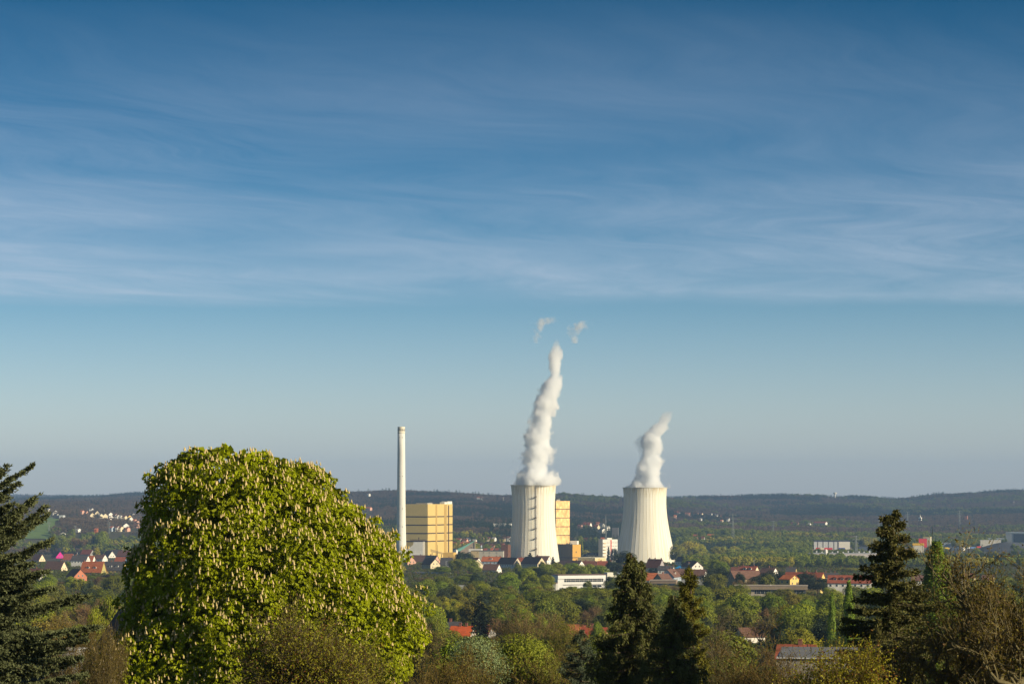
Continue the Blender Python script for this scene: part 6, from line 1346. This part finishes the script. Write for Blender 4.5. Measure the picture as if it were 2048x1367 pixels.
twiggy('bare_tree', 1010, 100, 1318, 200, 111, 'brown leafless tree with pale crooked limbs at the bottom centre', (.20, .18, .02), (.115, .074, .018), .07, 1.5, ntw=14, levels=5, catkin=(.2, .1, .03), tw=(.45, .016), r=.2, spread=.8, wig=.24)
twiggy('bare_tree', 1110, 130, 1296, 130, 112, 'brown leafless tree left of the blue-green spruce', (.20, .20, .02), (.115, .074, .018), .09, 1.5, ntw=14, levels=5, tw=(.5, .02), r=.18, spread=.65, wig=.2)
twiggy('bare_tree', 875, 100, 1330, 120, 113, 'low brown twiggy tree at the bottom right of the chestnut', (.18, .15, .02), (.115, .074, .018), .065, 1.2, ntw=14, levels=5, tw=(.45, .016), r=.16, spread=.7, wig=.2)
twiggy('budding_tree', 880, 240, 1246, 80, 114, 'olive budding tree hugging the right side of the chestnut', (.12, .125, .02), (.11, .08, .04), .14, 1.4, ntw=14, levels=4, tw=(.8, .03), limbs=7)
# --- left: magnolia twigs before the tiled roof
twiggy('magnolia', 205, 92, 1248, 85, 115, 'twiggy shrub with scattered pale blossoms between cedar and chestnut', (.19, .16, .03), (.105, .075, .02), .055, .9, ntw=12, levels=5, catkin=(.6, .5, .4), tw=(.45, .014), r=.12, spread=.5)
twiggy('bare_tree', 150, 150, 1225, 110, 116, 'rusty brown leafless tree between cedar and tiled roof', (.16, .12, .02), (.115, .074, .018), .09, .8, ntw=14, levels=5, tw=(.6, .022), r=.15, spread=.6)
twiggy('bare_tree', 175, 120, 1300, 120, 117, 'low brown bush at the bottom between cedar and chestnut', (.18, .15, .02), (.115, .074, .018), .07, .8, ntw=14, levels=4, tw=(.5, .018), limbs=8, fork=.05)

# --- drooping conifers
def drooping(px, D, top, wtab, seed, label, col, dens=1.0, hang=.55, nb=190, name='drooping_cypress', tuft=(.16, .05), asym=0.0, open_=0.0, upb=.0, bark=BARK, hangf=1.0, wobble=.35, curl=.35):
    """tiered conifer: boughs with hanging sprays; wtab = (row, half width px)"""
    rs = np.random.RandomState(seed); K = D / F; b = on_ground(px, D, -.3); zf = lambda row: (HZ - row) * K - b.z
    H = zf(top); parts = [tube_pts([[0, 0, -.5], [.02 * H, 0, H * .5], [0, 0, H]], [H * .016, H * .010, .015], 7)]; P_ = []; A_ = []; S_ = []
    rows = np.array([w_[0] for w_ in wtab]); hw = np.array([w_[1] for w_ in wtab], float) * K
    for i in range(nb):
        row = top + (1480 - top) * ((i + rs.rand()) / nb); z = zf(row)
        L = np.interp(row, rows, hw) * rs.uniform(1 - wobble, 1.12); a = rs.rand() * 6.283; L *= 1 + asym * math.cos(a)
        if rs.rand() < open_: continue
        dh = np.array([math.cos(a), math.sin(a), 0]); n_ = 8; t_ = np.linspace(0, 1, n_); zz2 = z + L * (upb * t_ - .18 * t_ + curl * t_ ** 2 * .5) 
        pts = dh * (L * t_)[:, None] + rs.normal(size=(n_, 3)) * .03; pts[:, 2] = zz2; parts.append(tube_pts(pts, np.linspace(.03 + .012 * L, .006, n_), 4))
        m = int((L * 22 + 4) * dens); f = rs.rand(m) ** .6; side = np.array([-dh[1], dh[0], 0]); wv = rs.normal(size=m) * L * .15 * (1.05 - f)
        s0 = dh * (L * f)[:, None] + side * wv[:, None]; s0[:, 2] = np.interp(f, t_, zz2) + rs.normal(size=m) * .04
        k_ = 7; hl = hang * rs.uniform(.35, 1.0, m) * hangf * min(1, .35 + L * .4)
        for j in range(k_):
            q = s0 + np.array([0, 0, -1.0]) * (hl * j / k_)[:, None] + dh * (hl * .25 * j / k_)[:, None] + rs.normal(size=(m, 3)) * (.02 + .025 * (1 - hangf * .6))
            P_.append(q); A_.append(np.broadcast_to(dh * .5 + np.array([0, 0, -1.0 * hangf]), (m, 3))); S_.append(np.full(m, 1 - .35 * j / k_))
    P_ = np.concatenate(P_); A_ = np.concatenate(A_); S_ = np.concatenate(S_); d, u = rnd_frames(rs, len(P_), A_, .6)
    V, Q = quads_from(P_, d, u, tuft[0] * S_ * rs.uniform(.7, 1.3, len(P_)), tuft[1])
    o = empty(name, b); tag(o, label, 'tree'); link('trunk', cat_mesh('trunk', parts), bark, o)
    link('crown', np_mesh('crown', V, [Q]), foliage_mat('nd_%s%d' % (name, seed), col, None, var=.5, scale=1.1, trans=.08, rough=.75, col2=(.07, .05, .02), mixc=.06), o); print(name, len(Q)); return o
drooping(1262, 100, 1106, [(1106, 4), (1125, 14), (1150, 26), (1180, 36), (1215, 44), (1260, 62), (1300, 76), (1340, 88), (1480, 100)], 201, 'large dark drooping conifer with shaggy hanging sprays before the right tower', (.09, .096, .024), hang=.5, nb=230, dens=1.25, wobble=.4)
drooping(1281, 101, 1121, [(1121, 3), (1135, 10), (1160, 18), (1200, 26), (1260, 40), (1480, 60)], 202, 'slimmer second top grown into the large drooping conifer, on its right', (.09, .096, .024), hang=.45, nb=120, dens=1.0)
drooping(1349, 97, 1190, [(1190, 6), (1210, 17), (1240, 30), (1280, 44), (1330, 62), (1480, 80)], 203, 'smaller drooping conifer between the large one and the thin-topped pine', (.085, .095, .025), hang=.5, nb=150, dens=1.2)
drooping(1380, 112, 1137, [(1137, 5), (1150, 14), (1175, 20), (1200, 28), (1230, 34), (1270, 38), (1310, 42), (1480, 46)], 204, 'thin-topped olive conifer with open tiers right of the drooping conifers', (.14, .13, .010), hang=.2, nb=210, dens=1.5, name='thin_conifer', hangf=.35, tuft=(.13, .035), curl=.9)
drooping(1160, 120, 1258, [(1258, 6), (1275, 14), (1300, 30), (1340, 46), (1480, 70)], 205, 'blue-green spruce low left of the drooping conifers', (.075, .10, .055), hang=.18, nb=130, dens=1.1, name='spruce_tree', hangf=.5, tuft=(.14, .03), curl=.5)
drooping(1786, 92, 1023, [(1023, 8), (1035, 24), (1060, 33), (1080, 36), (1100, 46), (1125, 66), (1150, 72), (1190, 90), (1230, 108), (1280, 120), (1480, 140)], 206, 'tall ragged brown-green conifer with gaps and a bare trunk at right', (.085, .082, .018), hang=.25, nb=190, dens=1.7, name='ragged_conifer', hangf=.45, tuft=(.16, .055), curl=.35, wobble=.42, open_=.04, bark=BARKP)
# --- poplar right of the ragged conifer
o = tree('poplar_tree', on_ground(1873, 300, -.3), poplar_meshes(85, H=24, W=4.2, n=15000, leaf=.27), (BARK, LEAF), (BK, (.13, .19, .010)), label='tall bright green poplar right of the ragged conifer')
h_ = (HZ - 1084) * 300 / F - gz((1873 - 1024) / F * 300, 300) + .3; o.scale = (62 * 300 / F / 4.2 * 1.75, 62 * 300 / F / 4.2 * 1.75, h_ / 24); o['group'] = 'poplars'

# ------------------------------------------------------------------ far woods and undergrowth (stuff)
def protos(lst):
    col = bpy.data.collections.new('proto_' + lst[0][0])
    for i, (nm, me, m_) in enumerate(lst):
        if not me.materials: me.materials.append(m_)
        o = bpy.data.objects.new('p%02d_%s' % (i, nm), me); col.objects.link(o)
    return col
def scatter(name, pts, rot, scl, idx, tint, col, label, cat):
    me = bpy.data.meshes.new(name); me.vertices.add(len(pts)); me.vertices.foreach_set('co', np.asarray(pts, np.float32).ravel())
    for nm, ty, dt in (('rot', 'FLOAT_VECTOR', rot), ('scl', 'FLOAT_VECTOR', scl), ('tint', 'FLOAT_VECTOR', tint)):
        at = me.attributes.new(nm, ty, 'POINT'); at.data.foreach_set('vector', np.asarray(dt, np.float32).ravel())
    at = me.attributes.new('idx', 'INT', 'POINT'); at.data.foreach_set('value', np.asarray(idx, np.int32))
    o = bpy.data.objects.new(name, me); C.objects.link(o); tag(o, label, cat, kind='stuff')
    ng = bpy.data.node_groups.new(name, 'GeometryNodeTree'); ng.interface.new_socket('Geometry', in_out='INPUT', socket_type='NodeSocketGeometry'); ng.interface.new_socket('Geometry', in_out='OUTPUT', socket_type='NodeSocketGeometry')
    gi = ng.nodes.new('NodeGroupInput'); go = ng.nodes.new('NodeGroupOutput'); mp = ng.nodes.new('GeometryNodeMeshToPoints'); ip = ng.nodes.new('GeometryNodeInstanceOnPoints')
    ci = ng.nodes.new('GeometryNodeCollectionInfo'); ci.inputs['Collection'].default_value = col; ci.inputs['Separate Children'].default_value = True; ci.inputs['Reset Children'].default_value = True
    def na(nm, ty):
        n = ng.nodes.new('GeometryNodeInputNamedAttribute'); n.data_type = ty; n.inputs[0].default_value = nm; return [x for x in n.outputs if x.enabled][0]
    L = ng.links.new; L(gi.outputs[0], mp.inputs[0]); L(mp.outputs[0], ip.inputs['Points']); L(ci.outputs[0], ip.inputs['Instance']); ip.inputs['Pick Instance'].default_value = True
    L(na('idx', 'INT'), ip.inputs['Instance Index']); L(na('scl', 'FLOAT_VECTOR'), ip.inputs['Scale'])
    er = ng.nodes.new('FunctionNodeEulerToRotation'); L(na('rot', 'FLOAT_VECTOR'), er.inputs[0]); L(er.outputs[0], ip.inputs['Rotation']); L(ip.outputs[0], go.inputs[0])
    md = o.modifiers.new('scatter', 'NODES'); md.node_group = ng; return o
LI = foliage_mat('far_leaf', (1, 1, 1), 'INST', var=.35, scale=.4, trans=.2, rough=.8)
def far_bare(seed):
    t_, c_, l_ = bare_tree_meshes(seed, levels=3, twigs=9, tw=(2.0, .22), leafn=0, kids=3, limbs=4, tube_min=.05)
    return c_
FP = protos([('leafy', leafy_crown(301, 620, 1.1, lobes=11), LI), ('leafy', leafy_crown(302, 620, 1.1, lobes=12, W=11), LI), ('leafy', leafy_crown(303, 560, 1.1, lobes=10, W=9), LI),
             ('bare', far_bare(304), LI), ('bare', far_bare(305), LI), ('bare', far_bare(306), LI),
             ('conifer', spruce_meshes(307, H=14, Rb=3, nb=36, per=10, q=(1.3, .6))[1], LI), ('conifer', spruce_meshes(308, H=14, Rb=3.4, nb=36, per=10, q=(1.3, .6))[1], LI)])
rs = np.random.RandomState(77)
def jitter_points(D0, D1, s_near, s_far, u0=-.245, u1=.245):
    out = []; D = D0
    while D < D1:
        s_ = np.interp(D, [D0, D1], [s_near, s_far]); n = int((u1 - u0) * D / s_); x = (u0 * D) + (np.arange(n) + rs.rand(n)) * s_
        out.append(np.stack([x, D + (rs.rand(n) - .5) * s_], 1)); D += s_
    return np.concatenate(out)
pts = np.concatenate([jitter_points(650, 2560, 9.0, 9.5, -.158, -.043), jitter_points(2560, 4500, 9.5, 9.5), jitter_points(4500, 7000, 9.5, 11), jitter_points(7000, 10400, 11, 14), jitter_points(13200, 14300, 20, 20)])
x, D = pts[:, 0], pts[:, 1]; px = 1024 + F * x / D
keep = np.ones(len(x), bool)
keep &= ~((D < 3060) & (px > 800) & (px < 1330)); keep &= ~((px > 740) & (px < 830) & (D > 3000) & (D < 3300)); keep &= ~((px > 1215) & (px < 1368) & (D < 3790)); keep &= ~((D < 3680) & (px < 270)); keep &= ~((D < 3700) & (px > 790) & (px < 1250) & (D > 3060))
for (a_, b_, c_, d_) in FOOT: keep &= ~((px > a_) & (px < b_) & (D > c_) & (D < d_ + 8))
for (a_, b_, c_, d_, fr) in EXCL: keep &= ~((px > a_) & (px < b_) & (D > c_) & (D < d_) & (rs.rand(len(x)) >= fr))
# open ground and street patches
keep &= rs.rand(len(x)) < np.where(D > 5200, .98, np.where(vnoise(x, D, 130, 4) > .22, .93, .45))
x, D, px = x[keep], D[keep], px[keep]; z = ground_z(x, D)
# leave out what the ground in front hides completely
row_g = HZ - z * F / D; row_t = HZ - (z + 14) * F / D
order = np.argsort(D); best = np.full(300, 5000.0); vis = np.zeros(len(x), bool); b = np.clip(((px + 60) / 2170 * 300).astype(int), 0, 299)
for i in order:
    if row_t[i] < best[b[i]] + 10: vis[i] = True
    if row_g[i] < best[b[i]]: best[b[i]] = row_g[i]
x, D, px, z = x[vis], D[vis], px[vis], z[vis]; n = len(x); print('far trees', n)
n1 = vnoise(x, D, 260, 5); n2 = vnoise(x, D, 90, 6); n3 = vnoise(x, D * .5, 420, 7); n4 = vnoise(x, D, 45, 8); r_ = rs.rand(n)
row_g = HZ - z * F / D
brown_bias = np.where(D > 4300, .30, .05) + np.where((px < 1100) & (D > 4500), .28, 0) + np.where((px < 330) & (D > 5200), .15, 0) - np.where((px > 1300) & (D < 4800), .22, 0)
kindv = np.zeros(n, int)        # 0 leafy 1 bare 2 conifer
kindv[(n1 * .5 + n2 * .25 + r_ * .25) < .36 + brown_bias] = 1
con = (n3 * .6 + n2 * .4 > .70) | (r_ < .05) | ((D > 8500) & (n2 > .62))
dk = (px > 850) & (px < 1030) & (D > 5650) & (D < 6050) & (n4 > .2); dk |= (px > 1540) & (D > 6800) & (D < 7300) & (n4 > .35)
kindv[con | dk] = 2
yel = (kindv == 0) & (vnoise(x, D, 70, 9) > .78) & (D < 5200)
tint = np.zeros((n, 3))
def setc(m, a_, b_):
    t_ = rs.rand(m.sum(), 1); tint[m] = np.array(a_) * (1 - t_) + np.array(b_) * t_
setc(kindv == 0, (.11, .15, .014), (.20, .22, .016)); setc(kindv == 1, (.125, .088, .055), (.17, .12, .075)); setc(kindv == 2, (.022, .042, .022), (.035, .06, .028)); setc(yel, (.26, .25, .02), (.32, .28, .03))
tint *= (.78 + .5 * n4[:, None]) * np.interp(D, [3000, 5000, 7000], [1.15, .95, .7])[:, None]
idx_ = np.where(kindv == 0, rs.randint(0, 3, n), np.where(kindv == 1, 3 + rs.randint(0, 3, n), 6 + rs.randint(0, 2, n)))
sc_ = rs.uniform(.6, 1.35, n) * np.where(D > 7000, 1.15, .95); sc_ = np.where(D < 3700, sc_ * .8, sc_); wide_ = np.where(D > 5000, 1.18, 1.02)
zs_ = z - np.where(D > 4300, 1.5, .4)
scatter('woodland', np.stack([x, D, zs_], 1), np.stack([rs.normal(size=n) * .03, rs.normal(size=n) * .03, rs.rand(n) * 6.28], 1), np.stack([sc_ * wide_, sc_ * wide_, sc_], 1), idx_, tint, FP, 'mixed spring woodland, brown and green, covering the valley and far hills', 'woodland')
# undergrowth between the nearer trees
SP_ = protos([('shrub', leafy_crown(311, 260, .55, H=4, W=5, base=0, lobes=9), LI), ('shrub', leafy_crown(312, 240, .6, H=3.4, W=5.5, base=0, lobes=8), LI), ('twigs', bare_tree_meshes(313, H=5, r=.08, levels=3, twigs=8, tw=(1.1, .06), kids=3, limbs=4)[1], LI), ('twigs', bare_tree_meshes(314, H=5, r=.08, levels=3, twigs=8, tw=(1.1, .06), kids=3, limbs=5)[1], LI)])
pts = np.concatenate([jitter_points(150, 700, 3.4, 4.0), jitter_points(700, 1500, 4.2, 5.5), jitter_points(1500, 3150, 6, 7.5)])
x, D = pts[:, 0], pts[:, 1]; px = 1024 + F * x / D; keep = (rs.rand(len(x)) < np.where(D < 1500, .95, .75))
for (a_, b_, c_, d_) in FOOT: keep &= ~((px > a_) & (px < b_) & (D > c_) & (D < d_))
x, D, px = x[keep], D[keep], px[keep]; z = ground_z(x, D); n = len(x); print('shrubs', n)
br = vnoise(x, D, 35, 11) * .6 + rs.rand(n) * .4 < np.where(D < 700, .58, .32); tint = np.where(br[:, None], np.array([.16, .11, .035]), np.array([.12, .14, .016])) * rs.uniform(.65, 1.35, (n, 1)) * rs.uniform(.9, 1.1, (n, 3))
sc_ = rs.uniform(.4, 1.0, n) * np.where(D > 1500, .7, .9)
scatter('undergrowth', np.stack([x, D, z - .2], 1), np.stack([np.zeros(n), np.zeros(n), rs.rand(n) * 6.28], 1), np.stack([sc_] * 3, 1), np.where(br, 2 + rs.randint(0, 2, n), rs.randint(0, 2, n)), tint, SP_, 'shrubs and scrub filling the gardens and slopes between the trees', 'undergrowth')

# ------------------------------------------------------------------ steam
def steam(name, label, D, tabs, dens, r_noise=.5, soft=4.0, seed=0, nscale=.05, dom=1.32, cat='steam', step=.35, topf=6.0):
    """tabs: (row, centre px, half width px) from bottom to top"""
    K = D / F; tabs = sorted(tabs, key=lambda q: -q[0]); z0 = (HZ - tabs[0][0]) * K; z1 = (HZ - tabs[-1][0]) * K; H = z1 - z0; x0 = (tabs[0][1] - 1024) * K
    zt_ = np.array([(tabs[0][0] - t_[0]) * K for t_ in tabs]); cx = np.array([(t_[1] - tabs[0][1]) * K for t_ in tabs]); rr_ = np.array([t_[2] * K for t_ in tabs])
    o_loc = (x0, D, z0); nz = max(16, int(H / 4)); nn_ = 28; V = []
    zs2 = np.linspace(0, H, nz)
    for i, z_ in enumerate(zs2):
        c_ = np.interp(z_, zt_, cx); r_ = np.interp(z_, zt_, rr_) * dom
        if i in (0, nz - 1): r_ *= .96 if i == 0 else .35
        for q in range(nn_):
            a_ = 2 * math.pi * q / nn_; l_ = 1 + .30 * (float(vnoise(z_ * 1.0 + seed * 31, a_ * 9, max(4, r_ * .55), seed)) - .5)
            V.append((c_ + r_ * l_ * math.cos(a_), r_ * l_ * math.sin(a_), z_))
    ix = np.arange(nz * nn_).reshape(nz, nn_); Q = np.stack([ix[:-1], np.roll(ix, -1, 1)[:-1], np.roll(ix, -1, 1)[1:], ix[1:]], -1).reshape(-1, 4)
    V += [(0, 0, 0), (float(cx[-1]), 0, H)]; b0 = len(V) - 2
    t1 = np.stack([np.full(nn_, b0), np.roll(ix[0], -1), ix[0]], 1); t2 = np.stack([np.full(nn_, b0 + 1), ix[-1], np.roll(ix[-1], -1)], 1)
    me = np_mesh(name, V, [Q, t1, t2])
    m = bpy.data.materials.new(name + '_volume'); m.use_nodes = True; t = m.node_tree; t.nodes.clear(); L = t.links.new
    def nd(ty, **k):
        n = t.nodes.new(ty)
        for a_, b_ in k.items(): setattr(n, a_, b_)
        return n
    def mth(op, a_, b_=None, clamp=False):
        n = nd('ShaderNodeMath', operation=op, use_clamp=clamp)
        for i_, v_ in enumerate((a_, b_)):
            if v_ is None: continue
            if isinstance(v_, (int, float)): n.inputs[i_].default_value = v_
            else: L(v_, n.inputs[i_])
        return n.outputs[0]
    co = nd('ShaderNodeTexCoord'); sp = nd('ShaderNodeSeparateXYZ'); L(co.outputs['Object'], sp.inputs[0]); zf_ = mth('DIVIDE', sp.outputs[2], H, True)
    def curve(xs, ys):
        n = nd('ShaderNodeFloatCurve'); c = n.mapping.curves[0]; n.mapping.use_clip = False
        while len(c.points) > 2: c.points.remove(c.points[1])
        c.points[0].location = (xs[0], ys[0]); c.points[1].location = (xs[-1], ys[-1])
        for a_, b_ in zip(xs[1:-1], ys[1:-1]): c.points.new(a_, b_)
        for p_ in c.points: p_.handle_type = 'AUTO'
        n.mapping.update(); L(zf_, n.inputs['Value']); return n.outputs[0]
    R0 = float(max(np.abs(cx).max(), 1) * 1.05); c0 = curve(zt_ / H, .5 + cx / (2 * R0)); c1 = curve(zt_ / H, rr_ / rr_.max())
    ctr = mth('MULTIPLY', mth('SUBTRACT', c0, .5), 2 * R0); rad = mth('MULTIPLY', c1, float(rr_.max()))
    dx = mth('SUBTRACT', sp.outputs[0], ctr); dist = mth('SQRT', mth('ADD', mth('MULTIPLY', dx, dx), mth('MULTIPLY', sp.outputs[1], sp.outputs[1])))
    dn = mth('DIVIDE', dist, rad)
    n1_ = nd('ShaderNodeTexNoise'); n1_.inputs['Scale'].default_value = nscale; n1_.inputs['Detail'].default_value = 5; n1_.inputs['Roughness'].default_value = .58
    ad = nd('ShaderNodeVectorMath', operation='ADD'); ad.inputs[1].default_value = (seed * 13.0, 5.0, seed * 7.0); L(co.outputs['Object'], ad.inputs[0]); L(ad.outputs[0], n1_.inputs['Vector'])
    nf = mth('MULTIPLY', mth('SUBTRACT', n1_.outputs[0], .5), r_noise * 3.2)
    val = mth('MULTIPLY', mth('SUBTRACT', mth('ADD', 1.06, nf), dn), soft * .62, True); val = mth('MULTIPLY', val, val)
    top = mth('MULTIPLY', mth('SUBTRACT', 1.0, zf_), topf, True)
    de = mth('MULTIPLY', mth('MULTIPLY', val, top), dens)
    v = nd('ShaderNodeVolumePrincipled'); v.inputs['Color'].default_value = (.985, .993, 1.0, 1); v.inputs['Anisotropy'].default_value = .1; L(de, v.inputs['Density'])
    out = nd('ShaderNodeOutputMaterial'); L(v.outputs[0], out.inputs['Volume'])
    try: m.cycles.volume_step_rate = step
    except Exception: pass
    o = link(name, me, m); o.location = o_loc; tag(o, label, cat); return o
steam('steam_plume', 'tall leaning white steam column rising from the laddered cooling tower', 3400, [(971, 1068, 45), (950, 1068, 40), (930, 1072, 33), (900, 1075, 29), (870, 1079, 27), (840, 1083, 26), (815, 1088, 25), (795, 1095, 24), (775, 1101, 22), (755, 1107, 16), (740, 1111, 13), (725, 1110, 13), (705, 1109, 13), (690, 1111, 10), (676, 1113, 5)], .26, r_noise=.80, soft=5.5, seed=1, nscale=.045)
steam('steam_plume', 'shorter white steam column bending right from the right-hand cooling tower', 3700, [(976, 1291, 38), (960, 1294, 32), (940, 1299, 26), (920, 1302, 21), (900, 1303, 20), (885, 1301, 24), (872, 1305, 22), (860, 1314, 19), (848, 1323, 16), (835, 1332, 15), (820, 1338, 11)], .24, r_noise=.86, soft=5, seed=2, nscale=.05, topf=3.0)
steam('steam_puff', 'small lumpy grey steam puff bulging left of the shorter column', 3705, [(906, 1284, 6), (896, 1280, 13), (886, 1276, 14), (876, 1281, 11), (868, 1288, 6)], .045, r_noise=.6, soft=2.5, seed=3)
steam('steam_wisp', 'faint torn steam wisp left above the tall column', 3300, [(686, 1075, 6), (672, 1074, 9), (660, 1077, 11), (650, 1084, 15), (642, 1092, 20), (632, 1100, 16)], .085, r_noise=1.4, soft=1.6, seed=4, nscale=.10, dom=2.1)
steam('steam_wisp', 'faint torn steam wisp right above the tall column', 3300, [(686, 1149, 7), (672, 1149, 12), (662, 1151, 16), (652, 1159, 18), (640, 1168, 15)], .10, r_noise=1.3, soft=1.6, seed=5, nscale=.10, dom=2.0)
steam('steam_wisp', 'thin little steam trail right of the second boiler house', 3500, [(1086, 1154, 5), (1078, 1151, 4), (1070, 1154, 4), (1061, 1155, 3)], .03, r_noise=.6, soft=2.0, seed=6, nscale=.15)

# ------------------------------------------------------------------ haze
m = MB(); m.box(-6500, 6500, -300, 19000, -130, 300); HZM = bpy.data.materials.new('haze_air'); HZM.use_nodes = True; t = HZM.node_tree; t.nodes.clear()
v_ = t.nodes.new('ShaderNodeVolumePrincipled'); v_.inputs['Color'].default_value = (.34, .56, .95, 1); v_.inputs['Density'].default_value = 5.2e-5; v_.inputs['Anisotropy'].default_value = 0.0
ou = t.nodes.new('ShaderNodeOutputMaterial'); t.links.new(v_.outputs[0], ou.inputs['Volume'])
tag(m.build('haze', HZM), kind='stuff')
